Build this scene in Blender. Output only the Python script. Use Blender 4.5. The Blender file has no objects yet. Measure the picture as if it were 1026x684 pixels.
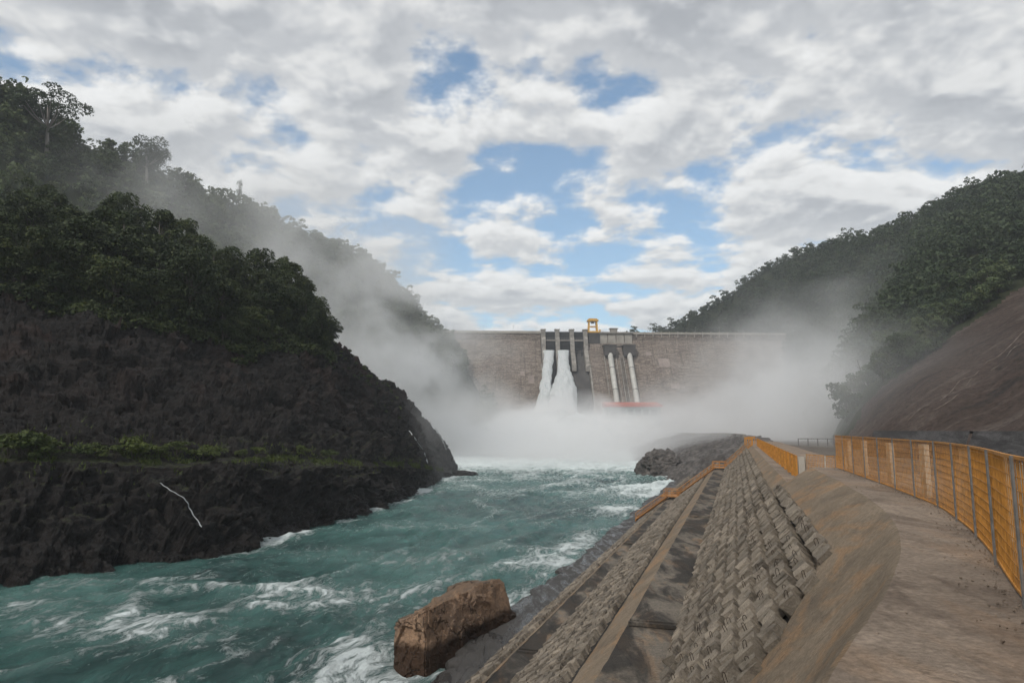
import bpy, math, random
import numpy as np
from mathutils import Vector, noise as mnoise

R = math.radians
sc = bpy.context.scene
col = sc.collection
rng = np.random.default_rng(7)
random.seed(7)

# ------------------------------------------------------------------ camera
F = 684.0
PITCH = math.atan(88 / F)
EYE = 12.0
cam_d = bpy.data.cameras.new('camera')
cam = bpy.data.objects.new('camera', cam_d)
col.objects.link(cam)
cam.location = (0, 0, EYE)
cam.rotation_euler = (R(90) + PITCH, 0, 0)
cam_d.sensor_width = 36
cam_d.lens = F / 1026 * 36
cam_d.clip_start = 0.1
cam_d.clip_end = 9000
sc.camera = cam

# ------------------------------------------------------------------ light
SUN_EL, SUN_AZ = R(48), R(215)        # azimuth measured clockwise from +Y; behind the camera, to the left
sun_d = bpy.data.lights.new('sun', 'SUN')
sun_d.energy = 2.6
sun_d.angle = R(9)
sun_d.color = (1.0, 0.95, 0.88)
sun = bpy.data.objects.new('sun', sun_d)
col.objects.link(sun)
dsun = Vector((math.sin(SUN_AZ) * math.cos(SUN_EL), math.cos(SUN_AZ) * math.cos(SUN_EL), math.sin(SUN_EL)))
sun.rotation_euler = dsun.to_track_quat('Z', 'Y').to_euler()
sun.location = (0, -20, 200)

sc.view_settings.view_transform = 'Standard'
sc.view_settings.look = 'None'
sc.view_settings.exposure = 0.0
sc.view_settings.gamma = 1.0
sc.view_settings.use_curve_mapping = False
sc.render.engine = 'CYCLES'
cy = sc.cycles
cy.use_denoising = True
cy.max_bounces = 11
cy.diffuse_bounces = 2
cy.glossy_bounces = 2
cy.transmission_bounces = 2
cy.transparent_max_bounces = 6
cy.volume_bounces = 9
cy.volume_step_rate = 1.0
cy.volume_max_steps = 48
cy.use_adaptive_sampling = True
cy.adaptive_threshold = 0.03
cy.caustics_reflective = False
cy.caustics_refractive = False


class NT:
    """small node tree helper"""
    def __init__(s, nt):
        s.nt = nt
        nt.nodes.clear()

    def n(s, t, **kw):
        nd = s.nt.nodes.new(t)
        for k, v in kw.items():
            setattr(nd, k, v)
        return nd

    def put(s, inp, v):
        if v is None:
            return
        if isinstance(v, bpy.types.NodeSocket):
            s.nt.links.new(v, inp)
        else:
            inp.default_value = v

    def math(s, op, a, b=None, c=None, clamp=False):
        nd = s.n('ShaderNodeMath', operation=op, use_clamp=clamp)
        s.put(nd.inputs[0], a)
        s.put(nd.inputs[1], b)
        s.put(nd.inputs[2], c)
        return nd.outputs[0]

    def vmath(s, op, a, b=None, scale=None):
        nd = s.n('ShaderNodeVectorMath', operation=op)
        s.put(nd.inputs[0], a)
        s.put(nd.inputs[1], b)
        if scale is not None:
            s.put(nd.inputs['Scale'], scale)
        return nd.outputs['Value'] if op in ('DOT_PRODUCT', 'LENGTH', 'DISTANCE') else nd.outputs['Vector']

    def rng(s, v, a, b, c=0.0, d=1.0, smooth=False):
        nd = s.n('ShaderNodeMapRange', clamp=True)
        if smooth:
            nd.interpolation_type = 'SMOOTHSTEP'
        for i, x in enumerate((v, a, b, c, d)):
            s.put(nd.inputs[i], x)
        return nd.outputs[0]

    def mapping(s, v, loc=(0, 0, 0), rot=(0, 0, 0), scale=(1, 1, 1)):
        nd = s.n('ShaderNodeMapping')
        s.put(nd.inputs['Vector'], v)
        s.put(nd.inputs['Location'], loc)
        s.put(nd.inputs['Rotation'], rot)
        s.put(nd.inputs['Scale'], scale)
        return nd.outputs[0]

    def noise(s, v, scale, detail=4, rough=0.55, dist=0.0, out='Fac'):
        nd = s.n('ShaderNodeTexNoise')
        s.put(nd.inputs['Vector'], v)
        s.put(nd.inputs['Scale'], scale)
        s.put(nd.inputs['Detail'], detail)
        s.put(nd.inputs['Roughness'], rough)
        s.put(nd.inputs['Distortion'], dist)
        return nd.outputs[out]

    def voro(s, v, scale, feature='F1', out='Distance', rnd=1.0):
        nd = s.n('ShaderNodeTexVoronoi', feature=feature)
        s.put(nd.inputs['Vector'], v)
        s.put(nd.inputs['Scale'], scale)
        s.put(nd.inputs['Randomness'], rnd)
        return nd.outputs[out]

    def mix(s, f, a, b, blend='MIX'):
        nd = s.n('ShaderNodeMix', data_type='RGBA', blend_type=blend)
        s.put(nd.inputs[0], f)
        s.put(nd.inputs[6], a if isinstance(a, bpy.types.NodeSocket) else (*a, 1))
        s.put(nd.inputs[7], b if isinstance(b, bpy.types.NodeSocket) else (*b, 1))
        return nd.outputs[2]

    def bump(s, h, strength=0.5, dist=0.1, normal=None):
        nd = s.n('ShaderNodeBump')
        s.put(nd.inputs['Height'], h)
        s.put(nd.inputs['Strength'], strength)
        s.put(nd.inputs['Distance'], dist)
        if normal:
            s.put(nd.inputs['Normal'], normal)
        return nd.outputs[0]

    def pos(s):
        return s.n('ShaderNodeNewGeometry').outputs['Position']

    def obj(s):
        return s.n('ShaderNodeTexCoord').outputs['Object']

    def out(s, color, rough=0.8, normal=None, metal=0.0, spec=0.3, trans=None):
        b = s.n('ShaderNodeBsdfPrincipled')
        s.put(b.inputs['Base Color'], color if isinstance(color, bpy.types.NodeSocket) else (*color, 1))
        s.put(b.inputs['Roughness'], rough)
        s.put(b.inputs['Metallic'], metal)
        s.put(b.inputs['Specular IOR Level'], spec)
        if normal:
            s.put(b.inputs['Normal'], normal)
        o = s.n('ShaderNodeOutputMaterial')
        sh = b.outputs[0]
        if trans:
            t = s.n('ShaderNodeBsdfTranslucent')
            s.put(t.inputs[0], color if isinstance(color, bpy.types.NodeSocket) else (*color, 1))
            m = s.n('ShaderNodeMixShader')
            s.put(m.inputs[0], trans)
            s.nt.links.new(sh, m.inputs[1])
            s.nt.links.new(t.outputs[0], m.inputs[2])
            sh = m.outputs[0]
        s.nt.links.new(sh, o.inputs[0])
        return b


def material(name):
    m = bpy.data.materials.new(name)
    m.use_nodes = True
    return m, NT(m.node_tree)


# ------------------------------------------------------------------ world: Nishita sky under a broken cloud layer
world = bpy.data.worlds.new('World')
sc.world = world
world.use_nodes = True
w = NT(world.node_tree)
sky = w.n('ShaderNodeTexSky', sky_type='NISHITA')
sky.sun_disc = False
sky.sun_elevation = SUN_EL
sky.sun_rotation = SUN_AZ
sky.altitude = 300
sky.air_density = 1.0
sky.dust_density = 0.6
sky.ozone_density = 1.5
d = w.n('ShaderNodeTexCoord').outputs['Generated']
sep = w.n('ShaderNodeSeparateXYZ')
w.put(sep.inputs[0], d)
dx, dy, dz = sep.outputs
den = w.math('ADD', w.math('MAXIMUM', dz, 0.0), 0.24)
cmb = w.n('ShaderNodeCombineXYZ')
w.put(cmb.inputs[0], w.math('DIVIDE', dx, den))
w.put(cmb.inputs[1], w.math('DIVIDE', dy, den))
cp = cmb.outputs[0]
SEED = (3.1, 7.4, 0.0)


def cloud_field(shift, det=9):
    q = w.mapping(cp, loc=(SEED[0] + shift[0], SEED[1] + shift[1], 0.4))
    a = w.noise(q, 1.3, 2, 0.5)
    b = w.noise(q, 4.6, det, 0.56, 0.1)
    return w.math('ADD', w.math('MULTIPLY', a, 0.42), w.math('MULTIPLY', b, 0.62))


c0 = cloud_field((0, 0))
c1 = cloud_field((-0.012, -0.045), 4)


def dirmask(px, py, r0, r1):
    """1 near the direction seen at that picture point, 0 beyond"""
    u = -(py - 342) / F
    x = (px - 513) / F
    v = Vector((x, math.cos(PITCH) - u * math.sin(PITCH), math.sin(PITCH) + u * math.cos(PITCH))).normalized()
    dd = w.vmath('DISTANCE', d, tuple(v))
    return w.rng(dd, r0, r1, 1.0, 0.0, True)


gap = w.math('MULTIPLY', dirmask(545, 70, 0.0, 0.24), 0.085)
gap = w.math('ADD', gap, w.math('MULTIPLY', dirmask(600, 150, 0.0, 0.14), 0.02))
gap = w.math('ADD', gap, w.math('MULTIPLY', dirmask(640, 285, 0.02, 0.26), 0.06))
gap = w.math('ADD', gap, w.math('MULTIPLY', dirmask(430, 250, 0.0, 0.12), 0.05))
gap = w.math('SUBTRACT', gap, w.math('MULTIPLY', dirmask(60, 130, 0.1, 0.62), 0.045))
gap = w.math('SUBTRACT', gap, w.math('MULTIPLY', dirmask(960, 110, 0.1, 0.60), 0.045))
cover = w.math('SUBTRACT', c0, gap)
alpha = w.rng(cover, 0.405, 0.49, 0, 1, True)
relief = w.math('SUBTRACT', c0, c1)
lit = w.rng(relief, -0.055, 0.075, 0.0, 1.0, True)
thick = w.rng(cover, 0.47, 0.62, 0.0, 1.0, True)
bright = w.math('SUBTRACT', w.math('ADD', 0.60, w.math('MULTIPLY', lit, 0.38)), w.math('MULTIPLY', thick, 0.16))
lowbright = w.rng(dz, 0.05, 0.45, 0.10, 0.0)
bright = w.math('ADD', bright, lowbright)
ccol = w.mix(w.rng(bright, 0.4, 0.8), (0.93, 0.975, 1.05), (1.0, 1.0, 0.99))
cvec = w.vmath('SCALE', ccol, scale=bright)
bg_sky = w.n('ShaderNodeBackground')
skyc = w.mix(1.0, sky.outputs[0], (0.92, 1.08, 1.06), 'MULTIPLY')
w.put(bg_sky.inputs[0], skyc)
bg_sky.inputs[1].default_value = 0.15
bg_cl = w.n('ShaderNodeBackground')
w.put(bg_cl.inputs[0], cvec)
bg_cl.inputs[1].default_value = 1.0
mx = w.n('ShaderNodeMixShader')
w.put(mx.inputs[0], w.math('MULTIPLY', alpha, 0.97))
w.nt.links.new(bg_sky.outputs[0], mx.inputs[1])
w.nt.links.new(bg_cl.outputs[0], mx.inputs[2])
wo = w.n('ShaderNodeOutputWorld')
w.nt.links.new(mx.outputs[0], wo.inputs[0])

# ------------------------------------------------------------------ geometry helpers
def P(px, py, Y):
    """world point at forward distance Y seen at picture point (px, py) of the photograph"""
    xc = (px - 513) / F
    u = -(py - 342) / F
    yy = math.cos(PITCH) - u * math.sin(PITCH)
    zz = math.sin(PITCH) + u * math.cos(PITCH)
    k = Y / yy
    return np.array([xc * k, Y, EYE + zz * k])


BA = R(18.1)
SA, CA = math.sin(BA), math.cos(BA)


def bank(s, t, h):
    """bank frame (along, towards the river, below the eye) to world"""
    return np.stack(np.broadcast_arrays(np.asarray(s) * SA - np.asarray(t) * CA,
                                        np.asarray(s) * CA + np.asarray(t) * SA,
                                        EYE - np.asarray(h)), -1).astype(float)


def props(o, label=None, cat=None, group=None, kind=None):
    if label: o['label'] = label
    if cat: o['category'] = cat
    if group: o['group'] = group
    if kind: o['kind'] = kind
    return o


def mk(name, V, Fc, mat=None, parent=None, smooth=False, attrs=None):
    """one mesh object out of arrays; Fc an (n,k) array or a list of tuples"""
    V = np.asarray(V, dtype=np.float32).reshape(-1, 3)
    me = bpy.data.meshes.new(name)
    if isinstance(Fc, np.ndarray):
        n, k = Fc.shape
        me.vertices.add(len(V))
        me.vertices.foreach_set('co', V.ravel())
        me.loops.add(n * k)
        me.loops.foreach_set('vertex_index', Fc.astype(np.int32).ravel())
        me.polygons.add(n)
        me.polygons.foreach_set('loop_start', np.arange(0, n * k, k, dtype=np.int32))
        me.update(calc_edges=True)
    else:
        me.from_pydata([tuple(map(float, v)) for v in V], [], [tuple(int(i) for i in f) for f in Fc])
        me.update()
    if smooth:
        me.polygons.foreach_set('use_smooth', np.ones(len(me.polygons), dtype=bool))
    if attrs:
        for an, av in attrs.items():
            a = me.attributes.new(an, 'FLOAT', 'POINT')
            a.data.foreach_set('value', np.asarray(av, dtype=np.float32).ravel())
    if mat is not None:
        me.materials.append(mat)
    o = bpy.data.objects.new(name, me)
    col.objects.link(o)
    if parent is not None:
        o.parent = parent
    return o


def empty(name, loc, rz=0.0):
    o = bpy.data.objects.new(name, None)
    o.empty_display_size = 0.5
    col.objects.link(o)
    o.location = tuple(float(c) for c in loc)
    o.rotation_euler = (0, 0, rz)
    return o


def grid_faces(nu, nv):
    i = np.arange((nu - 1) * (nv - 1))
    a = (i // (nv - 1)) * nv + i % (nv - 1)
    return np.stack([a, a + nv, a + nv + 1, a + 1], -1)


class MB:
    """collects boxes, bars and prisms for ONE mesh"""
    def __init__(s):
        s.v = []
        s.f = []

    def add(s, V, Fs):
        b = len(s.v)
        s.v.extend([tuple(map(float, p)) for p in V])
        s.f.extend([tuple(int(i) + b for i in q) for q in Fs])
        return s

    def box(s, c, size, ax=None):
        """centre, full size, optional 3 axis vectors"""
        c = np.array(c, float)
        if ax is None:
            ax = np.eye(3)
        ax = np.asarray(ax, float)
        hs = np.array(size, float) / 2
        pts = []
        for k in ((-1, -1, -1), (1, -1, -1), (1, 1, -1), (-1, 1, -1), (-1, -1, 1), (1, -1, 1), (1, 1, 1), (-1, 1, 1)):
            pts.append(c + sum(k[i] * hs[i] * ax[i] for i in range(3)))
        return s.add(pts, [(0, 3, 2, 1), (4, 5, 6, 7), (0, 1, 5, 4), (1, 2, 6, 5), (2, 3, 7, 6), (3, 0, 4, 7)])

    def bar(s, a, b, w_, h_=None, up=(0, 0, 1)):
        a = np.array(a, float); b = np.array(b, float)
        d_ = b - a
        L = np.linalg.norm(d_)
        if L < 1e-6:
            return s
        d_ /= L
        up = np.array(up, float)
        if abs(d_ @ up) > 0.98:
            up = np.array((1.0, 0, 0))
        x = np.cross(d_, up); x /= np.linalg.norm(x)
        y = np.cross(x, d_)
        return s.box((a + b) / 2, (w_, L, h_ or w_), (x, d_, y))

    def tube(s, pts, radii, n=8, cap=True):
        pts = [np.array(p, float) for p in pts]
        V = []
        for i, p in enumerate(pts):
            d_ = pts[min(i + 1, len(pts) - 1)] - pts[max(i - 1, 0)]
            d_ /= (np.linalg.norm(d_) + 1e-9)
            up = np.array((0, 0, 1.0)) if abs(d_[2]) < 0.95 else np.array((1.0, 0, 0))
            x = np.cross(d_, up); x /= np.linalg.norm(x)
            y = np.cross(x, d_)
            for k in range(n):
                a = 2 * math.pi * k / n
                V.append(p + radii[i] * (x * math.cos(a) + y * math.sin(a)))
        Fs = []
        for i in range(len(pts) - 1):
            for k in range(n):
                k2 = (k + 1) % n
                Fs.append((i * n + k, i * n + k2, (i + 1) * n + k2, (i + 1) * n + k))
        if cap:
            Fs.append(tuple(range(n - 1, -1, -1)))
            Fs.append(tuple((len(pts) - 1) * n + k for k in range(n)))
        return s.add(V, Fs)

    def prism(s, poly, axis0, thick):
        """poly: 3-D points; extruded both ways along axis0"""
        a = np.array(axis0, float) * thick / 2
        n = len(poly)
        V = [np.array(p, float) - a for p in poly] + [np.array(p, float) + a for p in poly]
        Fs = [tuple(range(n - 1, -1, -1)), tuple(range(n, 2 * n))]
        for i in range(n):
            j = (i + 1) % n
            Fs.append((i, j, n + j, n + i))
        return s.add(V, Fs)

    def build(s, name, mat, parent=None, smooth=False):
        return mk(name, s.v, s.f, mat, parent, smooth)


# value noise -------------------------------------------------------
def _hash(ix, iy, iz):
    h = (ix.astype(np.int64) * 374761393 + iy.astype(np.int64) * 668265263 + iz.astype(np.int64) * 2147483647) & 0xFFFFFFFF
    h = ((h ^ (h >> 13)) * 1274126177) & 0xFFFFFFFF
    h = ((h ^ (h >> 16)) * 2246822519) & 0xFFFFFFFF
    h = h ^ (h >> 15)
    return (h & 0xFFFFFF) / float(0xFFFFFF)


def vnoise(p):
    p = np.asarray(p, float)
    i = np.floor(p).astype(np.int64)
    f = p - i
    f = f * f * f * (f * (f * 6 - 15) + 10)
    r = 0
    for a in (0, 1):
        for b in (0, 1):
            for c in (0, 1):
                wgt = (f[..., 0] if a else 1 - f[..., 0]) * (f[..., 1] if b else 1 - f[..., 1]) * (f[..., 2] if c else 1 - f[..., 2])
                r = r + wgt * _hash(i[..., 0] + a, i[..., 1] + b, i[..., 2] + c)
    return r * 2 - 1


def fbm(p, oct=5, gain=0.5, ridged=False):
    p = np.asarray(p, float).copy()
    a, r, tot = 1.0, 0.0, 0.0
    for k in range(oct):
        n = vnoise(p + 17.3 * k)
        if ridged:
            n = 1 - 2 * np.abs(n)
        r = r + a * n
        tot += a
        a *= gain
        p = p * 2.03 + 5.1
        # turn the lattice so that its axes do not show
        p = np.stack([p[..., 0] * .8 - p[..., 1] * .6, p[..., 0] * .6 + p[..., 1] * .8, p[..., 2]], -1)
    return r / tot


def facets(p, cell, seed, tilt=0.5, off=0.35):
    """broken-rock relief: planar facets on jittered cells of that size"""
    p = np.asarray(p, float) / cell
    p = p + 0.35 * np.stack([vnoise(p * 1.3 + 5), vnoise(p * 1.3 + 55), vnoise(p * 1.3 + 95)], -1)
    i = np.floor(p).astype(np.int64)
    best = np.full(p.shape[:-1], 1e9)
    out = np.zeros(p.shape[:-1])
    for a in (-1, 0, 1):
        for b in (-1, 0, 1):
            for c in (-1, 0, 1):
                j = i + np.array([a, b, c])
                h = [_hash(j[..., 0] + seed + 101 * k, j[..., 1] + 7 * k, j[..., 2] + 13 * k) for k in range(7)]
                cen = j + np.stack(h[:3], -1)
                dlt = p - cen
                d2 = (dlt ** 2).sum(-1)
                val = tilt * ((dlt * (np.stack(h[3:6], -1) * 2 - 1)).sum(-1)) + off * (h[6] * 2 - 1)
                m = d2 < best
                best = np.where(m, d2, best)
                out = np.where(m, val, out)
    return out * cell


def grid_normals(G):
    du = np.gradient(G, axis=0)
    dv = np.gradient(G, axis=1)
    n = np.cross(du, dv)
    return n / (np.linalg.norm(n, axis=-1, keepdims=True) + 1e-9)


def catmull(C, n):
    """resample control rows C (m, ...) to n rows"""
    C = np.asarray(C, float)
    m = len(C)
    x = np.linspace(0, m - 1, n)
    i = np.clip(np.floor(x).astype(int), 0, m - 2)
    t = (x - i).reshape((-1,) + (1,) * (C.ndim - 1))
    p0 = C[np.clip(i - 1, 0, m - 1)]; p1 = C[i]; p2 = C[i + 1]; p3 = C[np.clip(i + 2, 0, m - 1)]
    return 0.5 * (2 * p1 + (p2 - p0) * t + (2 * p0 - 5 * p1 + 4 * p2 - p3) * t ** 2 + (3 * p1 - p0 - 3 * p2 + p3) * t ** 3)


def loft(cols, nu, rows):
    """cols: (m, k, 3) control columns; rows: how many rows in each of the k-1 spans"""
    A = catmull(cols, nu)
    out = []
    k = A.shape[1]
    for j in range(k - 1):
        n = rows[j]
        for q in range(n):
            f = q / n
            out.append(A[:, j] * (1 - f) + A[:, j + 1] * f)
    out.append(A[:, -1])
    return np.stack(out, 1)


# ------------------------------------------------------------------ materials
def mat_concrete(name, base, stain, orange=0.0, dark=0.35, rough=0.85, wet=False, fine=1.0, island=False, blotch=0.0):
    m, t = material(name)
    p = t.pos()
    n1 = t.noise(p, 0.35, 6, 0.6)
    n2 = t.noise(t.mapping(p, rot=(0, 0, -BA), scale=(1.4, 0.35, 1.4)), 1.0, 7, 0.65, 0.6)
    n3 = t.noise(p, 14.0 * fine, 5, 0.7)
    n5 = t.noise(t.mapping(p, rot=(0, 0, -BA - 0.35), scale=(0.7, 1.6, 1.2)), 1.7, 9, 0.78, 0.5)
    c = t.mix(t.rng(n1, 0.35, 0.65), base, tuple(0.72 * b for b in base))
    c = t.mix(t.math('MULTIPLY', t.rng(n2, 0.50, 0.66, 0, 1, True), dark), c, stain)
    if orange:
        n4 = t.noise(t.mapping(p, rot=(0, 0, -BA), scale=(0.9, 0.22, 0.9), loc=(3, 9, 1)), 1.3, 6, 0.6, 0.4)
        c = t.mix(t.math('MULTIPLY', t.rng(n4, 0.48, 0.62, 0, 1, True), orange), c, (0.34, 0.195, 0.095))
    c = t.mix(t.rng(n5, 0.50, 0.68, 0, 0.7), c, tuple(0.55 * x for x in base))
    c = t.mix(t.rng(n5, 0.46, 0.32, 0, 0.5), c, tuple(min(1, 1.3 * x) for x in base))
    sp = t.voro(p, 9.0 * fine)
    pits = t.rng(sp, 0.04, 0.12, 0.75, 1.0)
    c = t.mix(1.0, c, t.mix(pits, (0.55, 0.5, 0.48), (1, 1, 1)), 'MULTIPLY')
    c = t.mix(1.0, c, t.mix(t.rng(n3, 0.3, 0.7), (0.62, 0.62, 0.62), (1.2, 1.2, 1.2)), 'MULTIPLY')
    ckv = t.voro(t.vmath('ADD', p, t.vmath('SCALE', t.noise(p, 1.6, 4, 0.65, out='Color'), scale=0.9)), 0.45, 'DISTANCE_TO_EDGE')
    ck = t.math('MULTIPLY', t.rng(ckv, 0.0, 0.012, 1, 0), t.rng(n1, 0.45, 0.55))
    c = t.mix(t.math('MULTIPLY', ck, 0.55), c, tuple(0.3 * x for x in base))
    if blotch:
        nb = t.noise(t.mapping(p, rot=(0, 0, -BA), scale=(0.9, 0.30, 1.0), loc=(4, 1, 0)), 0.75, 7, 0.62, 0.5)
        c = t.mix(t.math('MULTIPLY', t.rng(nb, 0.42, 0.56, 0, 1, True), blotch), c, stain)
    if island:
        ri = t.n('ShaderNodeNewGeometry').outputs['Random Per Island']
        c = t.mix(1.0, c, t.mix(ri, (0.66, 0.65, 0.64), (1.18, 1.14, 1.08)), 'MULTIPLY')
    hgt = t.math('ADD', t.math('MULTIPLY', n3, 0.4), t.math('ADD', t.math('MULTIPLY', n2, 1.0), t.math('MULTIPLY', pits, 0.3)))
    ro = t.rng(n2, 0.45, 0.6, rough, 0.12) if wet else rough
    t.out(c, ro, t.bump(t.math('ADD', hgt, n5), 0.9, 0.08), spec=0.5 if wet else 0.12)
    return m


M = {}
M['walk'] = mat_concrete('walk_concrete', (0.31, 0.245, 0.19), (0.12, 0.09, 0.07), orange=0.25, dark=0.7, blotch=0.25)
M['shot'] = mat_concrete('sprayed_concrete', (0.25, 0.195, 0.14), (0.13, 0.105, 0.08), orange=0.5, dark=0.5)
M['ledge'] = mat_concrete('ledge_concrete', (0.20, 0.172, 0.14), (0.028, 0.026, 0.024), orange=0.35, dark=0.9, blotch=0.85)
M['wet'] = mat_concrete('wet_concrete', (0.058, 0.053, 0.048), (0.02, 0.019, 0.018), dark=0.9, wet=True)
M['block'] = mat_concrete('block_concrete', (0.28, 0.243, 0.20), (0.10, 0.086, 0.073), dark=0.75, fine=1.6, island=True)
M['bed'] = mat_concrete('bed_concrete', (0.05, 0.045, 0.04), (0.02, 0.02, 0.02), dark=0.8, fine=1.4)


def mat_plain(name, c, rough=0.6, metal=0.0, var=0.25, scale=3.0, bump=0.2):
    m, t = material(name)
    p = t.obj()
    n1 = t.noise(p, scale, 6, 0.65)
    k = t.mix(t.rng(n1, 0.3, 0.7), tuple(x * (1 - var) for x in c), tuple(min(1, x * (1 + var)) for x in c))
    t.out(k, rough, t.bump(n1, bump, 0.03), metal=metal)
    return m


M['orange'] = mat_plain('orange_paint', (0.42, 0.185, 0.035), 0.6, 0, 0.35, 6)
M['yellow'] = mat_plain('yellow_paint', (0.60, 0.34, 0.06), 0.5, 0, 0.25, 2)
M['stair'] = mat_plain('stair_paint', (0.38, 0.17, 0.045), 0.65, 0, 0.35, 6)
M['steel'] = mat_plain('grey_steel', (0.22, 0.21, 0.20), 0.5, 0.5, 0.3, 8)
M['rust'] = mat_plain('rebar_steel', (0.035, 0.022, 0.016), 0.85, 0.2, 0.4, 20)
M['post'] = mat_plain('pale_post', (0.40, 0.34, 0.27), 0.85, 0, 0.3, 5)
M['dark'] = mat_plain('dark_gate_steel', (0.028, 0.028, 0.03), 0.8, 0.0, 0.35, 0.4)
M['pen'] = mat_plain('penstock_paint', (0.42, 0.41, 0.375), 0.5, 0.0, 0.18, 0.25)
M['red'] = mat_plain('red_roof', (0.36, 0.075, 0.045), 0.6, 0, 0.2, 0.5)
M['house'] = mat_plain('powerhouse_wall', (0.20, 0.24, 0.23), 0.7, 0, 0.2, 0.3)
M['glass'] = mat_plain('window_glass', (0.05, 0.07, 0.075), 0.15, 0, 0.2, 0.3, 0)
M['trunk'] = mat_plain('bark', (0.07, 0.06, 0.05), 0.9, 0, 0.35, 1.2)
M['paletrunk'] = mat_plain('pale_bark', (0.20, 0.18, 0.16), 0.9, 0, 0.25, 1.2)


def mat_leaf(name, c1, c2, c3, scale):
    m, t = material(name)
    p = t.pos()
    n1 = t.noise(p, scale, 3, 0.6)
    n2 = t.noise(p, scale * 7, 2, 0.6)
    ri = t.n('ShaderNodeObjectInfo').outputs['Random']
    c = t.mix(t.rng(n1, 0.32, 0.68), c1, c2)
    c = t.mix(t.math('MULTIPLY', t.rng(n2, 0.52, 0.72), 0.8), c, c3)
    c = t.mix(1.0, c, t.mix(ri, (0.65, 0.70, 0.70), (1.25, 1.2, 1.05)), 'MULTIPLY')
    t.out(c, 0.6, spec=0.2, trans=0.2)
    return m


M['leaf_near'] = mat_leaf('leaf_near', (0.020, 0.031, 0.014), (0.050, 0.068, 0.026), (0.115, 0.13, 0.046), 0.16)
M['leaf_far'] = mat_leaf('leaf_far', (0.040, 0.062, 0.030), (0.070, 0.095, 0.042), (0.105, 0.125, 0.058), 0.035)
M['leaf_bush'] = mat_leaf('leaf_bush', (0.035, 0.052, 0.014), (0.065, 0.085, 0.022), (0.125, 0.14, 0.045), 0.8)


def mat_cliff():
    m, t = material('black_rock')
    p = t.pos()
    n1 = t.noise(p, 0.12, 6, 0.65)
    n2 = t.noise(t.mapping(p, rot=(0.5, 0.3, 0.2), scale=(1, 1, 2.2)), 0.7, 8, 0.7, 0.5)
    v = t.math('ADD', t.voro(t.mapping(p, rot=(0.4, 0.6, 0.1), scale=(1, 1, 2.0)), 0.45, 'F1'), t.math('MULTIPLY', t.voro(t.mapping(p, rot=(0.9, 0.2, 0.5), scale=(1, 1.6, 1)), 1.5, 'F1'), 0.5))
    z = t.n('ShaderNodeSeparateXYZ')
    t.put(z.inputs[0], p)
    up = t.rng(z.outputs[2], 12, 30, 0, 1)
    c = t.mix(t.rng(n2, 0.35, 0.7), (0.006, 0.0052, 0.005), (0.029, 0.0225, 0.0195))
    red = t.math('MULTIPLY', t.rng(n1, 0.48, 0.64, 0, 1, True), t.math('MULTIPLY', up, 0.75))
    c = t.mix(red, c, (0.060, 0.030, 0.022))
    spk = t.rng(t.noise(p, 3.5, 3, 0.8), 0.68, 0.76)
    c = t.mix(t.math('MULTIPLY', spk, 0.5), c, (0.12, 0.11, 0.10))
    # moss and grass where the rock lies flat enough
    nz = t.n('ShaderNodeSeparateXYZ')
    t.put(nz.inputs[0], t.n('ShaderNodeNewGeometry').outputs['Normal'])
    flat = t.rng(nz.outputs[2], 0.80, 0.95)
    gr = t.math('MULTIPLY', flat, t.rng(t.noise(p, 0.5, 4, 0.6), 0.4, 0.6))
    gr = t.math('MULTIPLY', gr, t.math('MULTIPLY', t.rng(z.outputs[2], 3.0, 5.0), t.rng(z.outputs[2], 10.5, 12.0, 1, 0)))
    c = t.mix(gr, c, (0.045, 0.055, 0.016))
    h = t.math('ADD', n2, t.math('MULTIPLY', v, 0.6))
    h = t.math('ADD', h, t.math('MULTIPLY', t.noise(p, 4.0, 6, 0.75), 0.35))
    wetr = t.rng(z.outputs[2], 0.3, 4.0, 0.35, 0.85)
    t.out(c, wetr, t.bump(h, 1.0, 1.1), spec=0.3)
    return m


M['cliff'] = mat_cliff()


def mat_soil(name, a, b, sc_=0.2):
    m, t = material(name)
    p = t.pos()
    n = t.noise(p, sc_, 7, 0.65)
    c = t.mix(t.rng(n, 0.35, 0.65), a, b)
    t.out(c, 0.95, t.bump(n, 0.8, 0.5), spec=0.1)
    return m


M['forestfloor'] = mat_soil('forest_floor', (0.016, 0.022, 0.010), (0.030, 0.034, 0.016))
M['ground'] = mat_soil('gravel_ground', (0.085, 0.072, 0.060), (0.15, 0.13, 0.11), 0.5)
M['bedrock'] = mat_soil('river_bed', (0.03, 0.04, 0.035), (0.05, 0.06, 0.05))


def mat_bare():
    m, t = material('bare_slope_earth')
    p = t.pos()
    n1 = t.noise(p, 0.035, 6, 0.6)
    q = t.mapping(p, rot=(0, 0, R(-35)), scale=(0.25, 1.6, 0.5))
    n2 = t.noise(q, 0.16, 8, 0.65, 0.6)
    n3 = t.noise(p, 0.9, 6, 0.7)
    c = t.mix(t.rng(n1, 0.35, 0.65), (0.070, 0.050, 0.040), (0.105, 0.078, 0.066))
    c = t.mix(t.math('MULTIPLY', t.rng(n2, 0.54, 0.62), 0.45), c, (0.165, 0.135, 0.115))
    c = t.mix(t.math('MULTIPLY', t.rng(n2, 0.46, 0.36), 0.8), c, (0.038, 0.032, 0.030))
    c = t.mix(1.0, c, t.mix(t.rng(n3, 0.3, 0.7), (0.55, 0.55, 0.55), (1.35, 1.35, 1.35)), 'MULTIPLY')
    t.out(c, 0.95, t.bump(t.math('ADD', n2, t.math('MULTIPLY', n3, 0.6)), 1.0, 2.2), spec=0.1)
    return m


M['bare'] = mat_bare()


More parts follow.
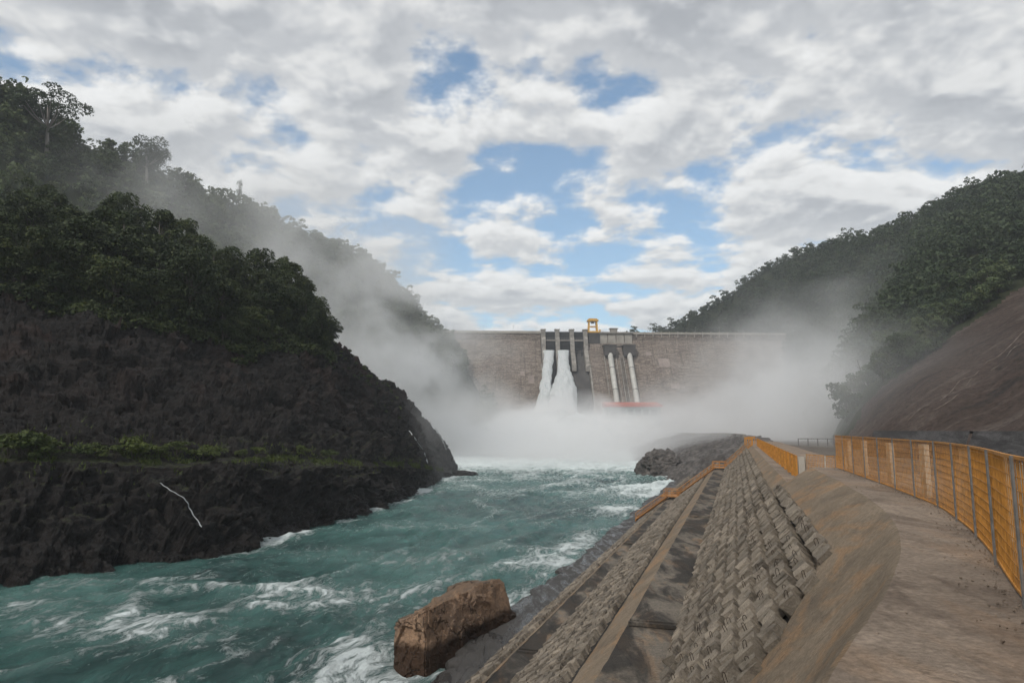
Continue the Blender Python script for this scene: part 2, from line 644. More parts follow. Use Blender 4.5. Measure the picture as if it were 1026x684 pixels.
def mat_apron():
    m, t = material('apron_rock')
    p = t.pos()
    n1 = t.noise(p, 0.15, 7, 0.65)
    n2 = t.noise(p, 0.9, 6, 0.7)
    c = t.mix(t.rng(n1, 0.35, 0.65), (0.075, 0.066, 0.060), (0.19, 0.17, 0.155))
    c = t.mix(t.rng(n2, 0.4, 0.62), c, (0.05, 0.045, 0.042))
    t.out(c, 0.8, t.bump(t.math('ADD', n1, n2), 1.0, 0.7), spec=0.3)
    return m


M['apron'] = mat_apron()


def mat_boulder():
    m, t = material('orange_rock')
    p = t.pos()
    o = t.obj()
    n1 = t.noise(o, 0.5, 7, 0.65)
    n2 = t.noise(o, 3.2, 7, 0.75)
    # cracks
    cr = t.voro(t.vmath('ADD', o, t.vmath('SCALE', t.noise(o, 1.0, 4, 0.6, out='Color'), scale=1.6)), 0.42, 'DISTANCE_TO_EDGE')
    crack = t.math('MULTIPLY', t.rng(cr, 0.0, 0.03, 1, 0), t.rng(t.noise(o, 0.6, 3, 0.6), 0.44, 0.52))
    c = t.mix(t.rng(n1, 0.35, 0.65), (0.42, 0.265, 0.165), (0.30, 0.21, 0.15))
    c = t.mix(t.rng(n2, 0.42, 0.66, 0, 0.65), c, (0.10, 0.072, 0.055))
    c = t.mix(t.math('MULTIPLY', crack, 0.75), c, (0.04, 0.028, 0.022))
    z = t.n('ShaderNodeSeparateXYZ')
    t.put(z.inputs[0], p)
    zz = t.math('ADD', z.outputs[2], t.math('MULTIPLY', n1, 0.5))
    wet = t.rng(zz, 1.25, 1.6, 1, 0)
    c = t.mix(t.math('MULTIPLY', wet, 0.9), c, (0.026, 0.014, 0.009))
    nz = t.n('ShaderNodeSeparateXYZ')
    t.put(nz.inputs[0], t.n('ShaderNodeNewGeometry').outputs['Normal'])
    top = t.rng(t.math('ADD', nz.outputs[2], t.math('MULTIPLY', n2, 0.4)), 0.75, 1.0)
    c = t.mix(t.math('MULTIPLY', top, 0.55), c, (0.055, 0.045, 0.035))
    h = t.math('SUBTRACT', t.math('ADD', n1, t.math('MULTIPLY', n2, 0.5)), t.math('MULTIPLY', crack, 0.5))
    t.out(c, t.rng(wet, 0, 1, 0.9, 0.6), t.bump(h, 1.0, 0.4), spec=0.12)
    return m


M['boulder'] = mat_boulder()


def mat_masonry():
    """object x along the dam, z up"""
    m, t = material('dam_masonry')
    o = t.obj()
    sp = t.n('ShaderNodeSeparateXYZ')
    t.put(sp.inputs[0], o)
    cb = t.n('ShaderNodeCombineXYZ')
    t.put(cb.inputs[0], sp.outputs[0])
    t.put(cb.inputs[1], sp.outputs[2])
    q = cb.outputs[0]
    wq = t.vmath('ADD', q, t.vmath('SCALE', t.noise(q, 0.4, 3, 0.6, out='Color'), scale=0.8))
    br = t.n('ShaderNodeTexBrick')
    t.put(br.inputs['Vector'], wq)
    br.inputs['Color1'].default_value = (0.235, 0.20, 0.172, 1)
    br.inputs['Color2'].default_value = (0.125, 0.108, 0.096, 1)
    br.inputs['Mortar'].default_value = (0.07, 0.058, 0.05, 1)
    br.inputs['Scale'].default_value = 1.0
    br.inputs['Mortar Size'].default_value = 0.07
    br.inputs['Brick Width'].default_value = 3.4
    br.inputs['Row Height'].default_value = 1.5
    big = t.noise(t.mapping(q, scale=(1, 1.8, 1)), 0.045, 6, 0.65)
    fine = t.noise(q, 0.9, 6, 0.75)
    streak = t.noise(t.mapping(q, scale=(0.35, 2.2, 1)), 0.4, 5, 0.7)
    drip = t.noise(t.mapping(q, scale=(1.8, 0.10, 1)), 0.35, 5, 0.6)
    c = t.mix(t.rng(big, 0.36, 0.62), br.outputs[0], (0.20, 0.175, 0.155))
    c = t.mix(t.rng(streak, 0.46, 0.62, 0, 0.75), c, (0.075, 0.060, 0.052))
    c = t.mix(t.rng(drip, 0.52, 0.68, 0, 0.55), c, (0.05, 0.045, 0.042))
    c = t.mix(1.0, c, t.mix(t.rng(fine, 0.3, 0.7), (0.35, 0.35, 0.35), (1.95, 1.85, 1.75)), 'MULTIPLY')
    t.out(c, 0.9, t.bump(t.math('ADD', br.outputs['Fac'], fine), 0.6, 0.5), spec=0.15)
    return m


M['masonry'] = mat_masonry()
M['damconc'] = mat_plain('pier_concrete', (0.24, 0.22, 0.195), 0.85, 0, 0.45, 0.35)
M['damlight'] = mat_plain('light_panel_concrete', (0.33, 0.30, 0.26), 0.85, 0, 0.25, 0.3)
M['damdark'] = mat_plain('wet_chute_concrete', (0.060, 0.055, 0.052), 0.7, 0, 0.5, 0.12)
M['patch'] = mat_plain('pinkish_patch', (0.25, 0.205, 0.18), 0.9, 0, 0.25, 0.3)


def mat_foamjet():
    m, t = material('white_falling_water')
    o = t.pos()
    n = t.noise(t.mapping(o, scale=(1, 1, 0.10)), 0.75, 7, 0.65, 0.6)
    n2 = t.noise(t.mapping(o, scale=(1, 1, 0.5)), 0.22, 5, 0.6)
    c = t.mix(t.rng(n, 0.3, 0.7), (0.74, 0.79, 0.79), (0.95, 0.96, 0.96))
    t.out(c, 0.9, t.bump(t.math('ADD', n, n2), 1.0, 2.0), spec=0.1, trans=0.3)
    return m


M['jet'] = mat_foamjet()
M['fall'] = mat_plain('thin_white_water', (0.36, 0.38, 0.38), 0.5, 0, 0.3, 1.5)


def mat_water():
    m, t = material('river_water')
    p = t.pos()
    q = t.mapping(p, rot=(0, 0, BA))     # turned so that y runs along the flow
    wv = t.noise(q, 0.10, 3, 0.6, out='Color')
    wq = t.vmath('ADD', q, t.vmath('SCALE', t.vmath('SUBTRACT', wv, (0.5, 0.5, 0.5)), scale=7.0))
    sq = t.mapping(wq, scale=(1.0, 0.24, 0.5))
    n1 = t.noise(sq, 0.55, 9, 0.70, 0.25)
    n2 = t.noise(t.mapping(wq, scale=(1.1, 0.40, 0.5)), 1.7, 9, 0.80, 0.0)
    n3 = t.noise(q, 0.045, 4, 0.55)
    att = t.n('ShaderNodeAttribute', attribute_name='foam').outputs['Fac']
    rid = t.math('SUBTRACT', 1.0, t.math('MULTIPLY', t.math('ABSOLUTE', t.math('SUBTRACT', n1, 0.5)), 9.0))
    f = t.math('ADD', t.math('MULTIPLY', t.math('MAXIMUM', rid, -1.0), 0.10), t.math('MULTIPLY', t.math('SUBTRACT', n2, 0.5), 3.1))
    f = t.math('ADD', f, t.math('SUBTRACT', att, 0.30))
    foam = t.rng(f, 0.14, 0.66, 0, 0.95, True)
    milky = t.rng(t.math('ADD', att, t.math('MULTIPLY', t.math('SUBTRACT', n3, 0.5), 1.2)), 0.15, 0.85)
    c = t.mix(t.rng(t.math('ADD', n3, t.math('MULTIPLY', t.math('SUBTRACT', n1, 0.5), 0.5)), 0.36, 0.62), (0.010, 0.044, 0.040), (0.034, 0.115, 0.100))
    c = t.mix(t.math('MULTIPLY', t.rng(n1, 0.42, 0.62), 0.5), c, (0.075, 0.190, 0.165))
    c = t.mix(t.math('MULTIPLY', milky, 0.6), c, (0.19, 0.33, 0.30))
    c = t.mix(foam, c, (0.70, 0.76, 0.75))
    h = t.math('ADD', t.math('MULTIPLY', n1, 1.0), t.math('MULTIPLY', n2, 0.35))
    h = t.math('ADD', h, t.math('MULTIPLY', foam, 0.12))
    t.out(c, t.rng(foam, 0, 1, 0.22, 0.9), t.bump(h, 1.0, 0.9), spec=0.45)
    return m


M['water'] = mat_water()

# ------------------------------------------------------------------ setting: bed, river, hills
mk('ground', [(-4000, -3000, -5), (4000, -3000, -5), (4000, 6000, -5), (-4000, 6000, -5)], [(0, 1, 2, 3)], M['bedrock'])['kind'] = 'structure'

# river surface in the bank frame
def build_river():
    s = [4.0]
    while s[-1] < 520:
        s.append(s[-1] + max(0.22, 0.0065 * s[-1]))
    t_ = [12.2]
    while t_[-1] < 190:
        t_.append(t_[-1] + max(0.22, 0.0085 * t_[-1]))
    S, T = np.meshgrid(np.array(s), np.array(t_), indexing='ij')
    q = np.stack([T * 0.16, S * 0.085, np.zeros_like(S)], -1)
    wq = q + 0.9 * np.stack([vnoise(q * 0.7), vnoise(q * 0.7 + 31), np.zeros_like(S)], -1)
    a = fbm(wq, 5, 0.55, ridged=True)
    b = fbm(np.stack([T * 0.07, S * 0.05, np.zeros_like(S) + 4], -1), 3)
    c = fbm(np.stack([T * 0.9, S * 0.55, np.zeros_like(S) + 9], -1), 3)
    turb = np.clip((S - 90) / 130, 0, 1)
    amp = 0.62 + 0.45 * turb
    Z = amp * a + 0.25 * b + 0.24 * c
    foam = 0.08 + 0.75 * np.clip(a - 0.22, 0, 1) + 0.20 * b
    foam += 0.12 * np.clip((S - 60) / 60, 0, 1) + 0.36 * turb ** 1.5 + 0.55 * np.clip((S - 175) / 90, 0, 1)
    # right edge wash, rough in patches along the concrete
    edge = np.exp(-((T - 15.2) / 1.5) ** 2)
    foam += edge * (0.15 + 0.45 * np.clip(vnoise(np.stack([S * 0.07, S * 0 + 2, S * 0], -1)) + 0.3, 0, 1))
    for (fs, ft, rs, rt, k) in ((62, 18.5, 6, 3, .42), (76, 17.0, 8, 2, .4), (104, 18, 12, 3, .5), (140, 19, 18, 5, .5),
                                (45, 28, 5, 9, .38), (33, 38, 3, 9, .34), (34, 18, 3, 4, .5), (30.5, 16.5, 3, 3.5, .55),
                                (120, 62, 14, 3, .4), (95, 58, 6, 2, .25), (60, 36, 5, 8, .25)):
        foam += k * np.exp(-((S - fs) / rs) ** 2 - ((T - ft) / rt) ** 2)
    # wash along the left rock shore
    Wp = LEFT_WATER
    sx = Wp[:, 0] * SA + Wp[:, 1] * CA
    tx = -Wp[:, 0] * CA + Wp[:, 1] * SA
    o = np.argsort(sx)
    tl = np.interp(S, sx[o], tx[o])
    foam += (S < 190) * 0.60 * np.exp(-((T - tl + 1.2) / 1.6) ** 2) * (0.5 + np.clip(vnoise(np.stack([S * 0.16, T * 0.1, S * 0], -1)) * 1.2, -0.4, 1))
    Wd = bank(S, T, EYE - Z)
    o = mk('river', Wd, grid_faces(len(s), len(t_)), M['water'], smooth=True, attrs={'foam': foam})
    o['kind'] = 'structure'


# left spur: black rock nose with a bench; control columns
wl = [(-260, 43), (-120, 47), (0, 52), (80, 57), (163, 62), (232, 68), (300, 82), (365, 99), (405, 120), (424, 139), (443, 164), (456, 187)]
LEFT_WATER = np.array([[(px - 513) / F * Y * 1.0, Y, 0] for px, Y in wl])
lip = [(-260, 466, 50), (-120, 463, 55), (0, 461, 60), (80, 461, 64.5), (163, 468, 70), (232, 465, 76), (300, 465, 89), (365, 467, 105), (405, 468, 124), (424, 469, 142), (443, 472, 166), (456, 474, 188)]
ct = [(-260, 270, 80), (-120, 285, 84), (0, 300, 89), (80, 308, 93), (163, 324, 100), (232, 348, 110), (295, 345, 120), (348, 385, 128), (393, 418, 144), (420, 436, 160), (440, 452, 177), (456, 468, 189)]
rd = [(-260, 190, 125), (-120, 215, 128), (0, 238, 130), (80, 258, 133), (163, 278, 135), (232, 298, 135), (305, 326, 138), (350, 356, 147), (387, 384, 160), (420, 415, 175), (442, 443, 186), (455, 467, 191)]


def build_spur():
    C = []
    for i in range(len(wl)):
        px, Y = wl[i]
        W0 = LEFT_WATER[i].copy()
        L = P(*lip[i])
        D = W0.copy(); D[2] = -3; D[1] -= 2.5
        wdt = 4.5 if i < 9 else 1.5
        I = L + np.array([-0.3, wdt, 0.5])
        Cc = P(*ct[i])
        Rr = P(*rd[i])
        B = Rr + np.array([-4, 28, 0]); B[2] = max(2, Rr[2] * 0.45)
        B2 = Rr + np.array([-6, 60, 0]); B2[2] = -3
        C.append([D, W0, L, I, Cc, Rr, B, B2])
    C = np.array(C)
    G = loft(C, 760, [6, 46, 14, 100, 34, 10, 6])
    N = grid_normals(G)
    p = G
    big = fbm(p * 0.05 + 3, 3)
    rid = fbm(np.stack([p[..., 0] * .16, p[..., 1] * .16, p[..., 2] * .26], -1), 6, 0.62, ridged=True) + 0.7 * np.round(2.5 * fbm(p * 0.30 + 40, 4, 0.65)) / 2.5
    v = np.arange(G.shape[1])
    wgt = np.ones(len(v))
    wgt[52:67] = 0.18              # the bench stays nearly flat
    amp = (wgt * 2.1)[None, :]
    wgt[44:52] = np.linspace(1, 0.3, 8); wgt[67:80] = np.linspace(0.3, 1, 13)
    fac = facets(p * np.array([1, 1, 1.3]), 5.5, 3, 0.22, 0.06) + facets(p, 2.0, 11, 0.40, 0.10) + facets(p, 0.9, 29, 0.5, 0.12)
    nosef = np.clip((760 - np.arange(760)) / 200.0, 0.45, 1)[:, None]
    G2 = G + N * (amp * 0.42 * rid * nosef + fac * nosef * wgt[None, :] + 1.6 * big * np.clip(wgt, 0.3, 1)[None, :])[..., None]
    # gullies cut down the face
    mk('cliff', G2, grid_faces(*G2.shape[:2]), M['cliff'], smooth=False)['kind'] = 'structure'
    return G2, N


SPUR, SPURN = build_spur()
build_river()

# far left hill
lf_ridge = [(-520, 10, 150), (-300, 25, 170), (-120, 55, 200), (0, 95, 230), (70, 135, 252), (140, 158, 272), (217, 196, 305), (265, 214, 330), (319, 245, 360), (371, 268, 400), (398, 290, 425), (416, 314, 448), (436, 329, 470), (458, 339, 500), (478, 341, 560), (482, 343, 640)]
lf_foot = [(-700, 120), (-420, 135), (-150, 150), (0, 160), (150, 175), (270, 200), (330, 235), (370, 265), (405, 300), (440, 340), (470, 375), (497, 410), (514, 440), (522, 480), (505, 560), (500, 640)]


def hill(name, ridge, foot, fz, drop, mat, nu, rows, seed, amp=3.0, bulge=0.0):
    C = []
    for r_, f_ in zip(ridge, foot):
        Rr = P(*r_); Rr[2] -= drop
        Ft = np.array([(f_[0] - 513) / F * f_[1], f_[1], fz])
        mid = (Rr + Ft) / 2; mid[2] += bulge * (Rr[2] - fz)
        out = Rr - Ft; out[2] = 0
        out /= np.linalg.norm(out)
        B = Rr + out * 60; B[2] = Rr[2] * 0.75
        B2 = Rr + out * 160; B2[2] = -6
        low = Ft.copy(); low[2] = -6; low -= out * 6
        C.append([low, Ft, mid, Rr, B, B2])
    G = loft(np.array(C), nu, rows)
    N = grid_normals(G)
    big = fbm(G * 0.018 + seed, 4)
    sm = fbm(G * 0.12 + seed, 4)
    v = np.linspace(0, 1, G.shape[1])
    G2 = G + N * (amp * 2.2 * big + 0.8 * sm)[..., None]
    return G2, N


LG, LN = hill('hill', lf_ridge, lf_foot, -1.0, 2.5, None, 220, [3, 40, 40, 12, 8], 11.0)
mk('left_hill', LG, grid_faces(*LG.shape[:2]), M['forestfloor'], smooth=True)['kind'] = 'structure'

rt_ridge = [(560, 340, 700), (644, 333, 660), (715, 302, 620), (754, 274, 590), (815, 247, 540), (868, 231, 480), (921, 214, 430), (952, 195, 400), (1021, 175, 360), (1150, 150, 320), (1400, 110, 250), (1900, 60, 190)]
rt_foot = [(600, 640), (680, 600), (760, 560), (785, 500), (800, 400), (815, 300), (826, 200), (868, 135), (975, 104), (1130, 84), (1500, 66), (2300, 45)]
RG, RN = hill('hill', rt_ridge, rt_foot, 8.6, 4.0, None, 300, [3, 60, 60, 12, 8], 4.0)
# bare part: share of the rise (foot..ridge) that is stripped, per column
NVR = 120
def edge_rows():
    """row of each column where the stripped slope ends and the forest begins"""
    v = np.asarray(RG) - np.array([0, 0, EYE])
    dep = v[..., 1] * math.cos(PITCH) + v[..., 2] * math.sin(PITCH)
    x = 513 + F * v[..., 0] / dep
    y = 342 - F * (-v[..., 1] * math.sin(PITCH) + v[..., 2] * math.cos(PITCH)) / dep
    line = np.interp(x, [845, 868, 900, 937, 980, 1030, 1300, 2400], [436, 402, 378, 352, 322, 288, 150, 60])
    rows = np.zeros(len(RG))
    for u in range(len(RG)):
        below = (y[u, 3:123] > line[u, 3:123]) & (x[u, 3:123] > 848)
        rows[u] = 3 + (np.argmin(below) if below[0] else 0)
    k = np.ones(5) / 5
    rows = np.convolve(np.pad(rows, 2, mode='edge'), k, 'valid')
    return rows + 1.5 * vnoise(np.stack([np.arange(len(rows)) * 0.21, rows * 0, rows * 0], -1))


vb_row = edge_rows()


def split_hill():
    nu, nv = RG.shape[:2]
    fc = grid_faces(nu, nv)
    ui = fc[:, 0] // nv
    vi = fc[:, 0] % nv
    isb = vi < vb_row[ui]
    # compact vertex lists
    for nm, sel, mt in (('right_hill', ~isb, M['forestfloor']), ('earth_slope', isb, M['bare'])):
        f2 = fc[sel]
        used, inv = np.unique(f2, return_inverse=True)
        V = RG.reshape(-1, 3)[used].copy()
        mk(nm, V, inv.reshape(f2.shape), mt, smooth=True)['kind'] = 'structure'


split_hill()

# ------------------------------------------------------------------ dam
D0 = P(590, 334.5, 500)
DTH = R(2.5)
ZC = D0[2]
dam = empty('dam', (D0[0], D0[1], 0), DTH)
props(dam, 'long brown masonry gravity dam closing the valley under a cloudy sky', 'dam')
MP = 0.738


def fy(z):          # downstream face, local y
    return -1.5 - max(0.0, (ZC - 5 - z)) * 0.62


def dam_body(x0, x1, name, mat, off=0.0, ztop=None, zstep=2.5):
    zt = ZC if ztop is None else ztop
    zs = [zt, min(zt, ZC - 5)] + list(np.arange(ZC - 7, -4, -6.0)) + [-5]
    prof = [(fy(z) + off, z) for z in zs]
    prof = prof + [(9, -5), (9, zt)]
    b = MB()
    poly = [(0.5 * (x0 + x1), y, z) for y, z in prof]
    b.prism(poly, (1, 0, 0), abs(x1 - x0))
    return b.build(name, mat, dam)


dam_body((440 - 590) * MP, -36.0, 'masonry_face', M['masonry'])
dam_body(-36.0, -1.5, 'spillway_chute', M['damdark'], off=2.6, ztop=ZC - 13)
dam_body(-1.5, 7.5, 'hoist_block', M['masonry'], off=-0.6)
dam_body(7.5, 32.0, 'intake_section', M['masonry'], off=0.3)
dam_body(32.0, (800 - 590) * MP, 'masonry_face', M['masonry'])
# crest slab and parapets
MB().box(((440 - 590) * MP / 2 - 18, 3.5, ZC + 0.35), (abs((440 - 590) * MP) - 36, 11, 0.7)).build('crest_road', M['damlight'], dam)
MB().box((93.5, 3.5, ZC + 0.35), (123, 11, 0.7)).build('crest_road', M['damlight'], dam)
MB().box(((440 - 590) * MP / 2 - 18, -1.8, ZC + 1.2), (abs((440 - 590) * MP) - 36, 0.4, 1.0)).build('parapet', M['damlight'], dam)
pr = MB()
pr.box((93.5, -1.8, ZC + 0.55), (123, 0.5, 1.5))
for k in range(20):
    pr.box((35 + k * 6.2, -2.15, ZC - 0.4), (0.5, 0.6, 4.2))
pr.build('parapet', M['damlight'], dam)
# piers
pier_x = [-34.2, -24.0, -13.3, -3.4]
for i, x in enumerate(pier_x):
    poly = [(x, 7, ZC + 0.5), (x, 7, ZC + 1), (x, -1, ZC + 1), (x, -1, ZC + 2.0), (x, -5.5, ZC + 2.0), (x, -5.5, ZC - 3), (x, -7.2, ZC - 5), (x, -8.5, ZC - 13),
            (x, -16.5, ZC - 25), (x, -16.5, ZC - 29), (x, 7, ZC - 29)]
    MB().prism(poly, (1, 0, 0), 3.0).build('pier', M['damconc'], dam)
    cap = MB()
    cap.box((x, -3.3, ZC + 2.35), (3.8, 5.2, 0.7))
    cap.build('pier_cap', M['damconc'], dam)
# training walls beside the chute
for x in (-36.4, -1.9):
    poly = [(x, fy(z) - 2.2, z) for z in np.arange(ZC - 24, 0, -8.0)] + [(x, fy(-4) - 2.2, -4), (x, fy(-4) + 6, -4), (x, fy(ZC - 24) + 6, ZC - 24)]
    MB().prism(poly, (1, 0, 0), 1.0).build('training_wall', M['damconc'], dam)
# gates, hoist bridge
for i in range(3):
    xm = (pier_x[i] + pier_x[i + 1]) / 2
    wd = pier_x[i + 1] - pier_x[i] - 2.2
    g = MB()
    if i < 2:
        z0, z1 = ZC - 13.2, ZC - 6.0
    else:
        z0, z1 = ZC - 20.5, ZC - 6.0
    n = 8
    V = []
    for k in range(n + 1):
        f = k / n
        z = z1 + (z0 - z1) * f
        y = -4.6 - 1.6 * math.sin(f * math.pi * 0.5) if i < 2 else -2.0 - 3.0 * f
        V += [(xm - wd / 2, y, z), (xm + wd / 2, y, z), (xm + wd / 2, y + 0.5, z), (xm - wd / 2, y + 0.5, z)]
    Fs = []
    for k in range(n):
        a = 4 * k; b_ = a + 4
        for q in range(4):
            q2 = (q + 1) % 4
            Fs.append((a + q, a + q2, b_ + q2, b_ + q))
    Fs += [(0, 1, 2, 3), (4 * n + 3, 4 * n + 2, 4 * n + 1, 4 * n)]
    g.add(V, Fs)
    gate = g.build('spillway_gate', M['dark'], dam)
    rb = MB()
    for k in range(4):
        rb.box((xm, -6.6 - 0.1 * k, z0 + (z1 - z0) * (k + .5) / 4), (wd, 0.35, 0.3))
    for k in (-0.25, 0.25):
        rb.box((xm + wd * k, -6.55, (z0 + z1) / 2), (0.35, 0.3, (z1 - z0) * 0.9))
    rb.build('gate_rib', M['dark'], gate)
hb = MB()
hb.box((-18.8, -4.8, ZC - 5.6), (30.5, 2.2, 0.9))
hb.build('service_bridge', M['damconc'], dam)
hz = MB()
for i in range(3):
    xm = (pier_x[i] + pier_x[i + 1]) / 2
    wd = pier_x[i + 1] - pier_x[i] - 2.2
    hz.box((xm, -1.0, ZC - 3.6), (wd, 3.6, 8.6))
    hz.box((xm, -2.9, ZC + 0.9), (wd, 0.3, 0.4))
hz.build('breast_wall', M['dark'], dam)
hr = MB()
for k in range(18):
    hr.box((-33 + k * 1.75, -5.85, ZC - 4.6), (0.12, 0.12, 1.1))
hr.box((-18.5, -5.85, ZC - 4.1), (30.5, 0.12, 0.12))
hr.build('bridge_railing', M['steel'], dam)
# hoist block face: dark upper part
hd = MB()
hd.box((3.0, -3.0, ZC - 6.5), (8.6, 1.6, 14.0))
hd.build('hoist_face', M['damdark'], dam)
# light panels above the intakes
for k in range(4):
    x = 10.2 + k * 6.1
    MB().box((x + 0.3, -2.0, ZC - 4.6), (5.6, 1.2, 9.0)).build('crest_panel', M['damlight'], dam)
MB().box((20, -2.4, ZC + 0.6), (25, 2.6, 1.1)).build('crest_beam', M['damconc'], dam)
ht = MB()
ht.box((18.6, 1, ZC + 2.6), (5.0, 4, 2.6)); ht.box((18.6, 1, ZC + 4.1), (6.2, 5, 0.5))
ht.build('control_hut', M['damconc'], dam)
# intake boxes and frames round the penstocks
pen_x = [13.6, 27.6]
for x in pen_x:
    b = MB()
    b.box((x, -7.0, ZC - 13.5), (8.4, 10.5, 7.2)); b.box((x, -7.0, ZC - 9.6), (9.4, 11.2, 0.7))
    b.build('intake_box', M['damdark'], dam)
b = MB(); b.box((20.6, -3.2, ZC - 13.6), (5.6, 2.6, 8.4)); b.build('middle_block', M['dark'], dam)
for x in pen_x:
    zs = np.linspace(ZC - 16.0, 10, 9)
    pts = [(x, fy(z) - 2.2, z) for z in zs]
    pts = [(x, fy(ZC - 16) + 1, ZC - 14.5)] + pts
    pn = MB().tube(pts, [1.9] * len(pts), 24).build('penstock', M['pen'], dam, smooth=True)
    for z in (ZC - 27, ZC - 43, ZC - 58):
        a = np.array((x, fy(z) - 2.2, z)); dd = np.array((0, -0.53, -0.85))
        MB().tube([a - dd * .35, a + dd * .35], [2.1, 2.1], 24).build('joint_ring', M['steel'], pn)
for x in (17.8, 20.6, 23.2, 9.5):
    st = MB()
    st.bar((x, fy(ZC - 17) - 0.5, ZC - 17), (x, fy(16) - 0.5, 16), 0.5, 0.6)
    st.build('drain_pipe', M['damconc'], dam)
ld = MB()
for k in range(50):
    z = ZC - 18 - k
    ld.box((22, fy(z) - 0.35, z), (1.8, 0.3, 0.25))
ld.build('stair_ladder', M['damconc'], dam)
# repair patches on the face
for (px, zc_, wx, wz) in ((662, 366, 8, 8), (529, 384, 4, 7), (551 - 30, 378, 3, 4), (648, 356, 4, 3), (668, 390, 6, 5)):
    x = (px - 590) * MP * 0.985
    z = ZC - (zc_ - 334.5) * MP * 0.97
    ax = ((1, 0, 0), (0, -0.62 / 1.1766, -1 / 1.1766), (0, 1 / 1.1766, -0.62 / 1.1766))
    MB().box((x, fy(z) + 0.0, z), (wx, wz, 0.5), ax).build('repair_patch', M['patch'], dam)
# lamp posts on the crest
lps = MB()

# gantry crane on the crest
crane = empty('gantry_crane', tuple(np.array([D0[0], D0[1], 0]) + np.array([2.9 * math.cos(DTH), 2.9 * math.sin(DTH), ZC])), DTH)
props(crane, 'yellow steel gantry crane standing on the dam crest beside the spillway piers', 'crane')
MB().box((0, 0, 0.9), (9.2, 6.4, 1.8)).build('base_beam', M['yellow'], crane)
for sx in (-1, 1):
    for sy in (-1, 1):
        MB().bar((sx * 3.2, sy * 2.2, 1.8), (sx * 2.7, sy * 1.8, 9.4), 0.9).build('leg', M['yellow'], crane)
b = MB(); b.box((0, 0, 9.9), (8.0, 6.0, 1.1)); b.box((0, 0, 10.9), (6.0, 4.5, 0.8)); b.build('top_beam', M['yellow'], crane)
for y_ in (-1.9, 1.9):
    MB().box((0, y_, 5.4), (5.4, 0.4, 0.5)).build('cross_beam', M['yellow'], crane)
MB().box((0, 0, 8.6), (2.4, 2.4, 1.4)).build('hoist', M['steel'], crane)
MB().box((5.2, -1, 1.6), (1.0, 1.2, 3.2)).build('cabinet', M['yellow'], crane)
for (x, hgt) in ((-100, 7), (-78, 7), (-56, 7), (44, 7), (62, 7), (80, 7), (98, 7), (116, 7)):
    c0_ = np.array([D0[0] + x * math.cos(DTH), D0[1] + x * math.sin(DTH), ZC + 0.7])
    lp = empty('street_lamp', c0_, DTH)
    props(lp, 'thin grey lamp post standing on the crest road of the dam', 'street lamp', 'lamp posts along the dam crest')
    MB().tube([(0, 0, 0), (0, 0, hgt * .7)], [0.11, 0.07], 6).build('pole', M['steel'], lp)
    MB().box((0.4, 0, hgt * .7), (1.2, 0.3, 0.15)).build('lamp_head', M['steel'], lp)

# powerhouse at the foot of the penstocks
ph = empty('powerhouse', (D0[0] + 20.5 * math.cos(DTH), D0[1] - 58, 0), DTH)
props(ph, 'long low powerhouse with red roof below the penstocks, half lost in spray', 'building')
PH_T = P(610, 404.5, D0[1] - 62)[2]
MB().box((0, 0, PH_T / 2 - 1), (34, 14, PH_T - 2)).build('wall', M['house'], ph)
MB().prism([(0, -8, PH_T - 2), (0, -8, PH_T - .6), (0, 7.5, PH_T + 1.6), (0, 7.5, PH_T - 2)], (1, 0, 0), 36).build('roof', M['red'], ph)
for k in range(6):
    wn = MB().box((-12.5 + k * 5, -7.1, PH_T - 5.5), (3.6, 0.3, 3.8)).build('window', M['glass'], ph)
    MB().box((-12.5 + k * 5, -7.3, PH_T - 7.6), (4.0, 0.4, 0.3)).build('sill', M['damlight'], wn)

# ------------------------------------------------------------------ falling water
def jet(path, name, label, seed):
    """path: (px, py, half width, Y)"""
    C = np.array([np.append(P(a, b, Y), wd_) for a, b, wd_, Y in path])
    A = catmull(C, 60)
    A[:, 3] *= 1.15
    na = 56
    ang = np.linspace(0, 2 * np.pi, na, endpoint=False)
    c_, s_ = np.cos(ang), np.sin(ang)
    V = A[:, None, :3] + np.stack([A[:, None, 3] * c_, A[:, None, 3] * s_ * 0.75, np.zeros((60, na))], -1)
    nrm = np.stack([np.broadcast_to(c_, (60, na)), np.broadcast_to(s_, (60, na)), np.zeros((60, na))], -1)
    k = np.linspace(0, 1, 60)[:, None]
    q = V * np.array([0.42, 0.42, 0.07]) + seed
    dsp = fbm(q, 5, 0.6) * (0.5 + 2.8 * k ** 1.1) + 0.6 * fbm(V * np.array([1.1, 1.1, .2]) + seed, 4, .6)
    V = V + nrm * dsp[..., None]
    fc = []
    for i in range(59):
        for j in range(na):
            fc.append((i * na + j, i * na + (j + 1) % na, (i + 1) * na + (j + 1) % na, (i + 1) * na + j))
    fc.append(tuple(range(na - 1, -1, -1)))
    fc.append(tuple(59 * na + j for j in range(na)))
    o = mk(name, V.reshape(-1, 3), fc, M['jet'], smooth=True)
    props(o, label, 'water jet', kind=None)
    return o


jet([(550, 351, 3.3, 490), (549.5, 362, 3.0, 483), (548, 375, 3.0, 474), (546, 390, 3.3, 465), (545, 405, 3.8, 456), (544, 425, 4.6, 447), (543, 440, 6, 442)],
    'water_jet', 'narrow white water jet pouring from the left spillway gate', 2.0)
jet([(564.5, 351, 3.5, 490), (564.5, 362, 3.3, 483), (565, 371, 3.9, 477), (565.0, 380, 5.8, 470), (564.5, 392, 7.6, 462), (563, 408, 9.0, 454), (562, 428, 11.0, 445), (560, 442, 17, 440)],
    'water_jet', 'wide bulging white water jet bursting from the second spillway gate', 8.0)

